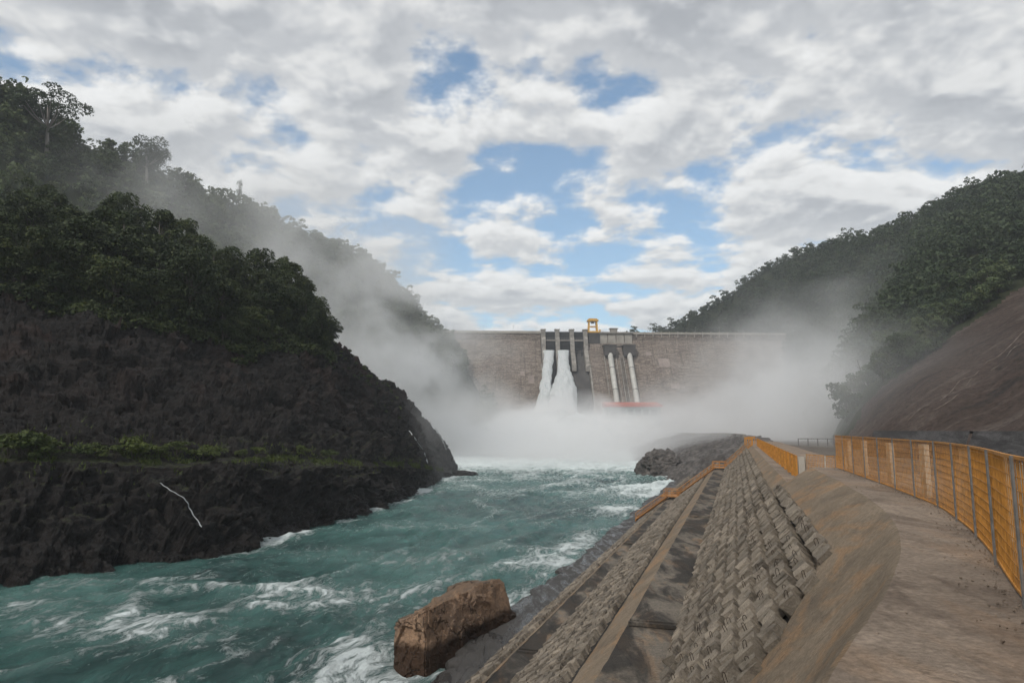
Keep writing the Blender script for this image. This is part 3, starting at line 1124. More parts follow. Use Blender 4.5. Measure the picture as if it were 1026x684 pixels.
# boiling pile where the jets land, lumps of white water
def boil(px, py, Y, r, seed):
    n1, n2 = 48, 20
    c = P(px, py, Y)
    th = np.linspace(0, 2 * np.pi, n1, endpoint=False)
    ph_ = np.linspace(0.02, np.pi / 2, n2)
    T_, H_ = np.meshgrid(th, ph_, indexing='ij')
    dirv = np.stack([np.cos(T_) * np.sin(H_), np.sin(T_) * np.sin(H_), np.cos(H_)], -1)
    dsp = 1 + 0.45 * fbm(dirv * 2.2 + seed, 5, .6)
    V = np.array([c[0], c[1], -1.5]) + dirv * dsp[..., None] * np.array(r)
    fc = []
    for i in range(n1):
        for j in range(n2 - 1):
            i2 = (i + 1) % n1
            fc.append((i * n2 + j, i * n2 + j + 1, i2 * n2 + j + 1, i2 * n2 + j))
    fc.append(tuple(i * n2 for i in range(n1)))
    return V.reshape(-1, 3), fc


bm_ = MB()
for a in ((556, 440, 430, (40, 28, 26), 1.0), (600, 440, 440, (34, 24, 20), 5.0), (515, 440, 430, (26, 24, 16), 9.0), (640, 440, 425, (24, 22, 13), 14.0)):
    V, fc = boil(*a)
    bm_.add(V, fc)
o = bm_.build('plunge_foam', M['jet'], smooth=True)
props(o, 'boiling white water heaped where the jets strike the river', 'foam', kind='stuff')

# ------------------------------------------------------------------ right bank: profile pieces along the bank frame
def sheet(name, s_arr, prof, mat, nrows=None, bump=0.0, seed=0, thick=0.0):
    """prof: function s -> list of (t, h) control points; each span split into rows"""
    rows = []
    for s in s_arr:
        pr_ = prof(s)
        line = []
        for j in range(len(pr_) - 1):
            n = nrows[j]
            for q in range(n):
                f = q / n
                line.append((s, pr_[j][0] * (1 - f) + pr_[j + 1][0] * f, pr_[j][1] * (1 - f) + pr_[j + 1][1] * f))
        line.append((s, *pr_[-1]))
        rows.append(line)
    A = np.array(rows)
    G = bank(A[..., 0], A[..., 1], A[..., 2])
    if bump:
        q_ = G * np.array([1.0, 1.0, 0.0])
        G = G + np.array([0, 0, 1.0]) * (bump * (fbm(q_ * 0.8, 5, 0.6) + 0.5 * fbm(q_ * 3.1, 4, 0.6)))[..., None]
    o = mk(name, G, grid_faces(*G.shape[:2]), mat, smooth=True)
    o['kind'] = 'structure'
    return o, G


def ip(s, xs, ys):
    return float(np.interp(s, xs, ys))


RS = [-15, -6, 0, 5.3, 8, 10.9, 13.5, 16.3, 19.5, 23, 34.0]
RT = [2.2, 1.4, 0.55, -0.48, -1.35, -2.1, -2.57, -2.90, -3.05, -3.13, -3.13]
FS = [-15, -6, 0, 4, 8.6, 10.8, 13.8, 17.6, 24, 34.3]
FT = [-1.6, -1.6, -1.75, -2.05, -2.70, -3.2, -3.75, -4.22, -4.3, -4.2]
# smooth versions
def smooth_curve(xs, ys):
    X = np.linspace(xs[0], xs[-1], 400)
    Y = np.interp(X, xs, ys)
    k = np.hanning(31); k /= k.sum()
    Yp = np.pad(Y, 15, mode='edge')
    return X, np.convolve(Yp, k, 'valid')


RX, RY = smooth_curve(RS, RT)
FX, FY = smooth_curve(FS, FT)
ridge_t = lambda s: ip(s, RX, RY)
fence_t = lambda s: ip(s, FX, FY)
HB = [-15, 5, 9, 11.5, 13.4, 14.8, 16.1, 20, 32, 34]
HH = [6.6, 6.6, 6.1, 5.3, 4.42, 3.5, 2.86, 2.68, 2.58, 2.58]
HX, HYY = smooth_curve(HB, HH)
foot_h = lambda s: ip(s, HX, HYY)
plane_t = lambda h: -1.5 + (h - 3.14)         # plane of the upper blocks

sn = np.arange(-15, 34.01, 0.25)
# near platform top: fence side (and 1.2 m beyond) to the ridge
sheet('walkway', sn, lambda s: [(-8.5, 2.0), (fence_t(s) - 1.0, 1.75), (ridge_t(s), 1.70)],
      M['walk'], [4, 24], 0.035, 3)
# the sprayed slope gets its own sheet a hair above the platform sheet
sheet('sprayed_slope', sn, lambda s: [(ridge_t(s), 1.70), (ridge_t(s) + 0.06, 1.735), (0.55 * (ridge_t(s) + 0.08) + 0.45 * plane_t(foot_h(s)) + 0.09, 0.55 * 1.7 + 0.45 * foot_h(s) - 0.05), (plane_t(foot_h(s)) + 0.22, foot_h(s) + 0.02), (plane_t(foot_h(s)) + 0.26, foot_h(s) + 0.5)],
      M['shot'], [1, 12, 12, 2], 0.035, 8)
# end of the near platform, sloping down to the lower walkway
ee = MB()
q = [bank(33.9, -3.13, 1.70), bank(33.9, -8.5, 2.0), bank(35.7, -8.5, 2.6), bank(35.7, -2.15, 2.52), bank(33.9, plane_t(2.58) + 0.1, 2.60)]
ee.add(q, [(0, 3, 4), (0, 1, 2, 3)])
o = ee.build('walkway_ramp', M['shot']); o['kind'] = 'structure'
sf = np.concatenate([np.arange(33, 60, 0.5), np.arange(60, 165, 1.5)])
sheet('lower_walkway', sf, lambda s: [(-8.5, 2.7), (-3.2, 2.5), (-2.15, 2.5)], M['walk'], [2, 6], 0.03, 5)
sheet('lower_sprayed_slope', sf, lambda s: [(-2.15, 2.5), (-1.42, 3.12), (-1.2, 3.6)], M['shot'], [6, 1], 0.03, 5)
# bed under the blocks, ledges
sa = np.concatenate([np.arange(-15, 60, 0.4), np.arange(60, 168, 1.5)])
sheet('upper_slope_bed', sa, lambda s: [(-2.3, 2.5), (2.0, 6.75)], M['bed'], [14], 0.05, 2)
sheet('upper_ledge', sa, lambda s: [(1.9, 6.66), (3.86, 6.66)], M['ledge'], [14], 0.05, 6)
sheet('ledge_face', sa, lambda s: [(3.86, 6.66), (4.55, 7.18), (5.1, 7.66), (5.3, 8.0)], M['shot'], [5, 4, 1], 0.05, 7)
sheet('lower_slope_bed', sa, lambda s: [(5.0, 7.6), (8.9, 10.2)], M['bed'], [14], 0.05, 9)
sheet('lower_ledge', sa, lambda s: [(8.7, 10.02), (10.0, 10.04), (10.1, 10.12), (11.3, 11.15)], M['ledge'], [8, 1, 5], 0.05, 12)
wedge = lambda s: 0.9 * float(np.round(2.2 * fbm(np.array([s * 0.16, 3.3, 1.0]), 3)) / 2.2) + 0.35 * float(fbm(np.array([s * 1.1, 7.7, 2.0]), 3))
sheet('wet_ledge', sa, lambda s: [(11.1, 11.15), (12.2, 11.40), (14.0 + wedge(s), 11.50), (14.4 + wedge(s), 11.64 + 0.1 * wedge(s)), (14.55 + wedge(s), 13.0)], M['wet'], [5, 9, 1, 3], 0.05, 15)
orl = MB()
for s0 in np.arange(-10, 165, 6.0):
    orl.add([bank(s0, 9.97, 10.02), bank(s0 + 5.96, 9.97, 10.02), bank(s0 + 5.96, 10.35, 10.28), bank(s0, 10.35, 10.28),
             bank(s0, 9.97, 10.3), bank(s0 + 5.96, 9.97, 10.3), bank(s0 + 5.96, 10.35, 10.5), bank(s0, 10.35, 10.5)],
            [(0, 1, 2, 3), (7, 6, 5, 4), (0, 4, 5, 1), (3, 2, 6, 7), (0, 3, 7, 4), (1, 5, 6, 2)])
o = orl.build('ledge_kerb', M['shot']); o['kind'] = 'structure'

# joints: low cross ribs over the ledges
for (s0, t0, t1, h) in ((24.5, 2.0, 3.8, 6.58), (55, 2.0, 3.8, 6.58), (31, 8.8, 9.9, 9.98), (62, 8.8, 9.9, 9.98)):
    b = MB(); b.bar(bank(s0, t0, h), bank(s0, t1, h), 0.14, 0.12); b.bar(bank(s0 + .35, t0, h), bank(s0 + .35, t1, h), 0.10, 0.10)
    o = b.build('ledge_rib', M['ledge']); o['kind'] = 'structure'

# ------------------------------------------------------------------ block revetments
DS = np.array([SA, CA, 0.0])          # along
DT = np.array([-CA, SA, 0.0])         # to the river


def revetment(t_top, h_top, t_bot, h_bot, nrow, pitch, s0, s1, name, label, cut=None, size=1.0, seed=1, nearest=100, loops=True):
    rg = np.random.default_rng(seed)
    root = empty(name, bank(20, (t_top + t_bot) / 2, h_bot))
    props(root, label, 'revetment')
    ro = np.array(root.location)
    down = (bank(0, t_bot, h_bot) - bank(0, t_top, h_top))
    L = np.linalg.norm(down); down /= L
    nrm = np.cross(DS, down); nrm = nrm if nrm[2] > 0 else -nrm
    row = L / nrow
    items = []
    for r_ in range(nrow):
        s = s0 + 0.06 * r_
        while s < s1:
            step = pitch * (1 + 0.03 * rg.standard_normal()) * (1.0 if s < 45 else 1.35 if s < 90 else 2.2)
            f = (r_ + 0.5) / nrow
            h = h_top + (h_bot - h_top) * f
            t_ = t_top + (t_bot - t_top) * f
            if not (cut and h + 0.12 < cut(s)):
                items.append((s, t_, h, r_, step))
            s += step
    items.sort(key=lambda a: a[0] if a[0] > 9 else 1000 + a[0])
    rest = MB()
    rl = MB()
    nl = 0
    for k, (s, t_, h, r_, step) in enumerate(items):
        c = bank(s, t_, h) + rg.normal(0, 0.014, 3)
        if rg.random() < 0.05 and k > 8:
            continue
        tilt = R(5) + rg.normal(0, 0.045)
        # block stands proud, tilted so that its top faces up the bank axis like a stair
        yaw = rg.normal(0, 0.045) + 0.05
        a1 = DS * math.cos(yaw) + down * math.sin(yaw)
        a2 = np.cross(nrm, a1)
        if a2 @ down < 0: a2 = -a2
        n2 = nrm * math.cos(tilt) - a1 * math.sin(tilt)
        a1b = a1 * math.cos(tilt) + nrm * math.sin(tilt)
        hgt = 0.42 * size * (1 + 0.09 * rg.standard_normal())
        ls = min(step, pitch * 1.4)
        ls *= 1 + 0.06 * rg.standard_normal()
        hs = np.array([ls * 0.36, row * (0.37 + 0.03 * rg.standard_normal()), hgt * 0.5])
        cc = c + nrm * (0.07 * size + 0.02 * rg.standard_normal() * size)
        pts = []
        for kk in ((-1, -1, -1), (1, -1, -1), (1, 1, -1), (-1, 1, -1), (-1, -1, 1), (1, -1, 1), (1, 1, 1), (-1, 1, 1)):
            jit = rg.normal(0, 0.026, 3)
            tp = 0.90 if kk[2] > 0 else 1.0
            pts.append(cc + a1b * kk[0] * hs[0] * tp + a2 * kk[1] * hs[1] * tp + n2 * kk[2] * hs[2] + jit - ro)
        fs = [(0, 3, 2, 1), (4, 5, 6, 7), (0, 1, 5, 4), (1, 2, 6, 5), (2, 3, 7, 6), (3, 0, 4, 7)]
        if k < nearest:
            o_ = mk('block', pts, fs, M['block'], root)
        else:
            rest.add(pts, fs)
        if loops and s < 34 and rg.random() < (0.26 if s < 22 else 0.12):
            top = cc + n2 * hs[2] * 0.9 - ro
            wd_ = 0.035 + 0.02 * rg.random()
            hh = 0.12 + 0.10 * rg.random()
            lean = nrm * 0.5 + rg.normal(0, 0.14, 3) + np.array((0, 0, .9))
            lean /= np.linalg.norm(lean)
            ax = a2 * math.cos(.6) + a1b * math.sin(.6)
            arc = [top - ax * wd_]
            for a in np.linspace(math.pi, 0, 6):
                arc.append(top + lean * (hh - wd_) + ax * wd_ * math.cos(a) + lean * wd_ * math.sin(a))
            arc.append(top + ax * wd_)
            if nl < 100:
                MB().tube(arc, [0.008] * len(arc), 5, False).build('rebar_loop', M['rust'], root)
            else:
                rl.tube(arc, [0.008] * len(arc), 5, False)
            nl += 1
    o_ = rest.build('blocks', M['block'], root); o_['kind'] = 'stuff'
    if rl.v:
        o_ = rl.build('rebar_loops', M['rust'], root); o_['kind'] = 'stuff'
    return root


revetment(-2.0, 2.62, 2.0, 6.6, 10, 0.38, 7.0, 165, 'block_revetment', 'upper slope of stepped grey concrete blocks with rusty rebar loops, below the walkway',
          cut=lambda s: foot_h(s) if s < 34 else 3.0, seed=3)
revetment(5.2, 7.68, 8.8, 10.05, 9, 0.40, 12.0, 165, 'block_revetment', 'lower slope of small grey concrete blocks between the two ledges', seed=5, size=0.75, loops=False)
revetment(10.3, 10.25, 11.9, 11.3, 3, 0.42, 14.0, 165, 'block_revetment', 'lowest narrow strip of small blocks just above the wet ledge', seed=9, size=0.6, loops=False)

# loose rubble on the revetment edges
# ------------------------------------------------------------------ fences
def mesh_fence(pts, H, panel_len, cell, wire, root, base_pts, post_mat, post_w=0.05):
    """pts: polyline of base points. Panels and posts as parts of root."""
    ro = np.array(root.location)
    P_ = np.array(pts)
    seg = np.linalg.norm(np.diff(P_, axis=0), axis=1)
    cum = np.concatenate([[0], np.cumsum(seg)])
    at = lambda d_: np.array([np.interp(d_, cum, P_[:, i]) for i in range(3)])
    total = cum[-1]
    n = max(1, int(round(total / panel_len)))
    for k in range(n):
        a, b = total * k / n, total * (k + 1) / n
        m = MB()
        d_ = a + cell / 2
        while d_ < b:
            p0 = at(d_) - ro
            m.bar(p0 + (0, 0, 0.04), p0 + (0, 0, H), wire)
            d_ += cell
        subs = max(2, int((b - a) / 0.6))
        for z in np.arange(0.05, H + 0.001, cell):
            for q in range(subs):
                m.bar(at(a + (b - a) * q / subs) - ro + (0, 0, z), at(a + (b - a) * (q + 1) / subs) - ro + (0, 0, z), wire, wire)
        for z, th in ((H, 0.035), (0.06, 0.03)):
            for q in range(subs):
                m.bar(at(a + (b - a) * q / subs) - ro + (0, 0, z), at(a + (b - a) * (q + 1) / subs) - ro + (0, 0, z), th, th)
        m.build('mesh_panel', M['orange'], root)
    for k in range(n + 1):
        p0 = at(total * k / n) - ro
        tan = at(min(total, total * k / n + .2)) - at(max(0, total * k / n - .2))
        nn = np.array([-tan[1], tan[0], 0]); nn /= np.linalg.norm(nn)
        m = MB(); m.bar(p0 + nn * 0.05 + (0, 0, -0.08), p0 + nn * 0.05 + (0, 0, H + 0.02), post_w)
        m.build('post', post_mat, root)


ss = np.arange(1.0, 34.4, 0.4)
fb = [bank(s, fence_t(s), 1.74) for s in ss]
fn = empty('mesh_fence', fb[0])
props(fn, 'tall orange wire mesh fence curving along the near walkway', 'fence')
mesh_fence(fb, 1.46, 2.4, 0.135, 0.009, fn, None, M['steel'], 0.024)
# pale posts standing behind the mesh
ro = np.array(fn.location)
for s, wd_, hh in ((33.0, .25, 1.25), (29.5, .5, 1.3), (25.0, .55, 1.3), (20.6, .55, 1.35), (16.4, .5, 1.35), (13.0, .42, 1.35), (10.4, .36, 1.3)):
    c = bank(s, fence_t(s) - 0.38, 1.74) - ro
    o = MB().box(c + (0, 0, hh / 2), (wd_, 0.12, hh), (DS, DT, (0, 0, 1))).build('backing_board', M['post'], fn)
ss = np.arange(38.0, 112, 1.0)
fb = [bank(s, -2.85 - 0.0 * s, 2.52) for s in ss]
ff = empty('mesh_fence', fb[0])
props(ff, 'straight orange mesh fence beside the lower walkway, running towards the spray', 'fence')
mesh_fence(fb, 1.18, 3.0, 0.13, 0.010, ff, None, M['orange'], 0.09)
ro = np.array(ff.location)
fb = [bank(s, t_, h) for s, t_, h in ((34.4, -4.2, 1.80), (36, -3.9, 2.4), (38.3, -3.3, 2.5))]
fb = [bank(36.3, -4.9, 2.55), bank(37.2, -4.2, 2.55), bank(38.3, -3.3, 2.52)]
fc_ = empty('mesh_fence', fb[0])
props(fc_, 'short dull mesh fence panel linking the near and far orange fences', 'fence')
mesh_fence(fb, 1.25, 1.4, 0.10, 0.014, fc_, None, M['post'])
wp = props(MB().box(bank(38.1, -3.05, 2.52) + (0, 0, 0.55), (0.30, 0.30, 1.2), (DS, DT, (0, 0, 1))).build('fence_post', M['damlight']),
           'short pale square concrete post where the two orange fences meet', 'post')

gm = MB()
rgg = np.random.default_rng(31)
for k in range(1500):
    s_ = 4 + 30 * rgg.random() ** 1.6
    a_, b_ = fence_t(s_), ridge_t(s_)
    t_ = a_ + 0.05 + abs(rgg.normal(0, 0.18)) if rgg.random() < 0.85 else rgg.uniform(a_, b_)
    if t_ > b_: continue
    r_ = 0.003 + 0.012 * rgg.random() ** 4
    c_ = bank(s_, t_, 1.70) + (0, 0, r_ * 0.4)
    ax_ = rgg.normal(size=(3, 3)); ax_, _q = np.linalg.qr(ax_)
    gm.box(c_, (2 * r_, 1.4 * r_, 1.6 * r_), ax_.T)
props(gm.build('grit', M['walk']), 'loose grit and small stones gathered along the foot of the walkway fence', 'grit', kind='stuff')

# ------------------------------------------------------------------ orange stair down the bank
def stair():
    root = empty('steel_stair', bank(118, 3.9, 6.66))
    props(root, 'orange steel stair with handrails zigzagging down the concrete bank', 'stair')
    ro = np.array(root.location)
    K = [bank(116, -2.2, 2.5), bank(122, 2.2, 6.45), bank(121, 3.9, 6.6), bank(106, 8.8, 9.85), bank(104, 10.1, 9.95), bank(88, 12.4, 11.3)]
    wv = DS
    for i in (0, 2, 4):
        a, b = K[i] - ro, K[i + 1] - ro
        m = MB()
        for sgn in (-1, 1):
            m.bar(a + wv * .8 * sgn + (0, 0, .15), b + wv * .8 * sgn + (0, 0, .15), 0.10, 0.22)
        m.build('stringer', M['stair'], root)
        m = MB()
        n = int(np.linalg.norm(b - a) / 0.32)
        for q in range(n):
            c = a + (b - a) * (q + .5) / n
            m.box(c + (0, 0, .25), (1.3, 0.26, 0.05), (DS, DT, (0, 0, 1)))
        m.build('treads', M['stair'], root)
        m = MB()
        for sgn in (-1, 1):
            for z in (0.55, 1.0):
                m.bar(a + wv * .8 * sgn + (0, 0, z), b + wv * .8 * sgn + (0, 0, z), 0.05)
            nn = max(2, int(np.linalg.norm(b - a) / 1.6))
            for q in range(nn + 1):
                c = a + (b - a) * q / nn + wv * .8 * sgn
                m.bar(c, c + (0, 0, 1.0), 0.05)
        m.build('handrail', M['stair'], root)
    for i in (1, 3):
        a, b = K[i] - ro, K[i + 1] - ro
        c = (a + b) / 2
        m = MB()
        m.box(c + (0, 0, .2), (2.6, np.linalg.norm(b - a) + .8, 0.12), (DS, DT, (0, 0, 1)))
        m.build('landing', M['stair'], root)
        for sx in (-1.2, 1.2):
            m = MB()
            for z in (0.6, 1.15):
                m.bar(c + DS * sx - DT * 1.1 + (0, 0, z), c + DS * sx + DT * 1.1 + (0, 0, z), 0.09)
            for sy in (-1.1, 0, 1.1):
                m.bar(c + DS * sx + DT * sy, c + DS * sx + DT * sy + (0, 0, 1.15), 0.06)
            m.build('landing_rail', M['stair'], root)


stair()
for k, (s, t_) in enumerate(((114, -1.6), (122, -1.9), (128, -2.4))):
    b = empty('barrier', bank(s, t_, 2.5))
    props(b, ['low orange barrier at the head of the orange stair', 'middle one of three orange barriers at the far end of the walkway',
              'farthest orange barrier on the walkway, next to the spray'][k], 'barrier')
    for x in (-0.5, 0.5):
        MB().box(DT * x + (0, 0, 0.65), (0.14, 0.14, 1.3), (DS, DT, (0, 0, 1))).build('post', M['orange'], b)
    MB().box((0, 0, 1.1), (0.06, 1.0, 0.25), (DS, DT, (0, 0, 1))).build('board', M['orange'], b)

# ------------------------------------------------------------------ right side ground, far apron, walls
def apron():
    Wl = [(668, 481, 161), (652, 476, 180), (641, 470, 205), (634, 463, 250), (628, 455, 320), (624, 449, 400), (620, 446, 450)]
    Tp = [(748, 446, 150), (742, 439, 175), (733, 437.5, 210), (722, 436.5, 260), (700, 436, 330), (675, 435, 410), (665, 435, 450)]
    C = []
    for s_ in (125, 145):
        A = bank(s_, 14.4, 12.3); B = bank(s_, 1.0, 6.6)
        C.append([A + (0, 0, -3), A, (A + B) / 2 - (0, 0, .8), B, B + (3, 0, -2)])
    for a, b in zip(Wl, Tp):
        A = P(*a); A[2] = -0.2
        B = P(*b)
        D = A.copy(); D[2] = -4; D[0] -= 2
        mid = (A + B) / 2; mid[2] += 0.8
        E2 = B.copy(); E2[0] += 6
        C.append([D, A, mid, B, E2])
    G = loft(np.array(C), 330, [3, 40, 40, 3])
    N = grid_normals(G)
    G = G + N * (0.2 * facets(G, 6.0, 8, 0.4, 0.12) + 0.35 * facets(G, 2.2, 18, 0.4, 0.12) + 0.5 * fbm(G * 0.12, 6, 0.62, True) + 0.5 * fbm(G * 0.7, 3))[..., None]
    mk('river_bank', G, grid_faces(*G.shape[:2]), M['apron'], smooth=False)['kind'] = 'structure'
    b = MB()
    T = [P(*t_) for t_ in Tp]
    for i in range(1, len(T) - 1):
        b.bar(T[i] + (1, 0, 0.2), T[i + 1] + (1, 0, 0.2), 0.8, 1.7)
    props(b.build('retaining_wall', M['damconc']), 'low dark concrete wall along the top of the misty right bank', 'wall')


apron()
gv = [bank(-15, -8.4, 2.2), bank(34, -8.4, 2.2), bank(166, -8.4, 2.9)]
gv += [P(742, 439, 178), P(733, 437.5, 210), P(722, 436.5, 262), P(700, 436, 330), P(675, 435, 410), P(665, 435, 470)]
left_line = []
for p_ in gv:
    left_line.append((p_[0], p_[1], min(9.0, p_[2] - 0.3)))
ys = np.array([p_[1] for p_ in left_line])
xs_ = np.array([p_[0] for p_ in left_line])
Yg = np.linspace(-10, 505, 260)
XL = np.interp(Yg, ys, xs_)
XR = np.interp(Yg, [-10, 45, 84, 104, 135, 200, 300, 400, 505], [150, 130, 90, 85, 80, 100, 140, 180, 215])
ncol = 30
G = np.zeros((260, ncol, 3))
for j in range(ncol):
    f = j / (ncol - 1)
    G[:, j, 0] = XL * (1 - f) + XR * f
    G[:, j, 1] = Yg
    G[:, j, 2] = 9.0 - 0.9 * math.sin(min(1, f * 3) * math.pi / 2)
G[..., 2] += 0.25 * fbm(G * 0.15, 4)
mk('gravel_ground', G, grid_faces(260, ncol), M['ground'], smooth=True)['kind'] = 'structure'
M['darkwall'] = mat_concrete('dark_drain_concrete', (0.075, 0.072, 0.072), (0.025, 0.024, 0.024), dark=0.9, blotch=0.6, fine=0.4)
# dark stone toe wall along the foot of the bare slope
toe = MB()
tp_ = [P(862, 441, 100), P(890, 441.5, 96), P(960, 443, 88), P(1030, 446, 80), P(1150, 452, 70), P(1300, 460, 62)]
for a, b in zip(tp_[:-1], tp_[1:]):
    a = a.copy(); b = b.copy()
    dd = (b - a); dd[2] = 0; nn = np.array([-dd[1], dd[0], 0]); nn /= np.linalg.norm(nn)
    if nn[1] < 0: nn = -nn
    za, zb = 10.4, 10.4
    V = [(a[0], a[1], 7.5), (b[0], b[1], 7.5), (b[0] + nn[0] * 3, b[1] + nn[1] * 3, zb + 1.4), (a[0] + nn[0] * 3, a[1] + nn[1] * 3, za + 1.4),
         (b[0] + nn[0] * 14, b[1] + nn[1] * 14, zb + 1.0), (a[0] + nn[0] * 14, a[1] + nn[1] * 14, za + 1.0)]
    toe.add(V, [(0, 1, 2, 3), (3, 2, 4, 5)])
props(toe.build('toe_wall', M['darkwall']), 'dark sloping stone wall along the foot of the bare brown slope', 'wall')
gr = empty('guard_rail', P(800, 444, 105))
props(gr, 'pale low guard rail far behind the orange fences', 'guard rail')
b = MB(); b.bar((0, 0, 0.7), (6.5, -2, 0.7), 0.05, 0.10); b.build('rail', M['steel'], gr)
for k in range(6):
    MB().box((k * 1.3, -k * .4, .2), (0.10, 0.10, 1.1)).build('post', M['steel'], gr)

# pale drainage line on the bare slope, laid on the surface
def on_grid(G, u, v):
    nu, nv = G.shape[:2]
    u = np.clip(u, 0, nu - 1.001); v = np.clip(v, 0, nv - 1.001)
    i, j = int(u), int(v)
    fu, fv = u - i, v - j
    return (G[i, j] * (1 - fu) * (1 - fv) + G[i + 1, j] * fu * (1 - fv) + G[i, j + 1] * (1 - fu) * fv + G[i + 1, j + 1] * fu * fv)


def project(p):
    v = np.asarray(p) - np.array([0, 0, EYE])
    dep = v[..., 1] * math.cos(PITCH) + v[..., 2] * math.sin(PITCH)
    up = -v[..., 1] * math.sin(PITCH) + v[..., 2] * math.cos(PITCH)
    return 513 + F * v[..., 0] / dep, 342 - F * up / dep


def grid_hit(G, px, py, rows=None):
    """grid point of surface G seen nearest to a picture point; returns a place ON the surface"""
    x, y = project(G)
    d2 = (x - px) ** 2 + (y - py) ** 2
    d2[G[..., 1] < 5] = 1e9
    if rows:
        m = np.ones(G.shape[1], bool); m[rows[0]:rows[1]] = False
        d2[:, m] = 1e9
    return np.unravel_index(np.argmin(d2), d2.shape)


M['scar'] = mat_plain('pale_scar', (0.15, 0.12, 0.10), 0.95, 0, 0.3, 0.6)
for off in (0, 5):
    V = []
    for k in range(40):
        f = k / 39
        px = 1060 - 155 * f + off * (1 - f)
        py = 300 + 125 * f ** 0.85 + off
        i, j = grid_hit(RG, px, py, (3, 120))
        V.append(RG[i, j] + RN[i, j] * (0.12 if RN[i, j][2] > 0 else -0.12))
    V = catmull(np.array(V)[::3], 60)
    b = MB()
    for q_ in range(0, 57, 3):
        if rng.random() < 0.75:
            b.tube(V[q_:q_ + 4], [0.03, 0.05 + 0.09 * rng.random(), 0.05 + 0.09 * rng.random(), 0.03], 4, False)
    props(b.build('gully_line', M['scar']), ['pale gully line running down the bare brown slope, upper of the pair', 'lower pale gully line on the bare brown slope'][0 if off == 0 else 1], 'gully')

# ------------------------------------------------------------------ rocks
def rock(name, c, r, seed, mat, label, sub=5, group=None):
    import bmesh
    bm = bmesh.new()
    bmesh.ops.create_icosphere(bm, subdivisions=sub, radius=1)
    V = np.array([v.co[:] for v in bm.verts])
    Fs = [tuple(v.index for v in f.verts) for f in bm.faces]
    bm.free()
    d_ = 1 + 0.30 * fbm(V * 1.3 + seed, 4) + 0.10 * fbm(V * 4 + seed, 4, .6, True)
    V = np.sign(V) * np.abs(V) ** 0.8 * d_[:, None] * np.array(r)
    V = V * (1 + facets(V + 50, max(r) * 0.5, 4, 0.3, 0.08) / max(r))[:, None]
    o_ = mk(name, V, Fs, mat)
    o_.location = tuple(map(float, c))
    props(o_, label, 'rock', group)
    return o_


def boulder():
    # block lying against the ledge: corners (bottom four, top four)
    A = P(392, 655, 36.2); A[2] = 0
    Bq = P(421, 662, 35.0); Bq[2] = 0
    top = [P(396, 624, 36.8), P(424, 611, 35.6), P(503, 580.0, 44.0), P(452, 586, 44.0)]
    bot = [A + (-0.1, 0.0, -2), Bq + (0.3, 0, -2), P(524, 612, 43.5) * 1.0, P(470, 605, 47)]
    bot[2] = np.array([bot[2][0] + .3, bot[2][1], -2.0]); bot[3] = np.array([bot[3][0], bot[3][1], -2.0])
    n = 64
    V = []
    Fs = []
    import bmesh
    bm = bmesh.new()
    bmesh.ops.create_cube(bm, size=2)
    bmesh.ops.subdivide_edges(bm, edges=bm.edges[:], cuts=n, use_grid_fill=True)
    Vc = np.array([v.co[:] for v in bm.verts])
    Fs = [tuple(v.index for v in f.verts) for f in bm.faces]
    bm.free()
    u = (Vc + 1) / 2
    bt = [np.array(x) for x in bot]; tt = [np.array(x) for x in top]
    def tri(u):
        x, y, z = u[:, 0:1], u[:, 1:2], u[:, 2:3]
        # x: 0 = left (0,3), 1 = right (1,2); y: 0 near (0,1), 1 far (3,2)
        b_ = (bt[0] * (1 - x) + bt[1] * x) * (1 - y) + (bt[3] * (1 - x) + bt[2] * x) * y
        t_ = (tt[0] * (1 - x) + tt[1] * x) * (1 - y) + (tt[3] * (1 - x) + tt[2] * x) * y
        return b_ * (1 - z) + t_ * z
    W = tri(u)
    cen = W.mean(0)
    # round the edges a little
    ed = np.sum(np.abs(Vc) > 0.93, axis=1)
    W = W + (cen - W) * (0.02 * np.clip(ed - 1, 0, 2))[:, None]
    dirs = (W - cen); dirs /= np.linalg.norm(dirs, axis=1, keepdims=True)
    W = W + dirs * (0.38 * fbm(W * 0.45 + 7, 4) + 0.10 * fbm(W * 1.6 + 3, 5, .65, True))[:, None]
    W = W + dirs * facets(W, 2.2, 5, 0.10, 0.03)[:, None] + dirs * facets(W, 0.6, 9, 0.10, 0.03)[:, None]
    o_ = mk('boulder', W - cen, Fs, M['boulder'])
    o_.location = tuple(map(float, cen))
    props(o_, 'huge flat-sided orange brown boulder standing in the river against the concrete ledge', 'boulder')


boulder()
cR = P(659, 478, 183)
rock('rock', (cR[0] + 1, cR[1], 1.2), (6.0, 5.0, 4.8), 3.0, M['apron'], 'rounded dark grey rock where rapids meet the misty right bank')
cL = P(460, 476, 184)
rock('rock', (cL[0] + 1.0, cL[1] - 3, 0.1), (2.6, 3, 1.2), 9.0, M['cliff'], 'low black rock awash at the tip of the rocky nose', 4)
rock('rock', (cL[0] + 3.4, cL[1] - 0.5, 0.0), (1.6, 2, 0.9), 12.0, M['cliff'], 'smallest black rock in the water just off the nose', 4)
rock('rock', tuple(bank(27.2, 15.6, 11.9)), (1.3, 1.0, 0.6), 22.0, M['cliff'], 'small dark wet rock in front of the orange boulder', 4)

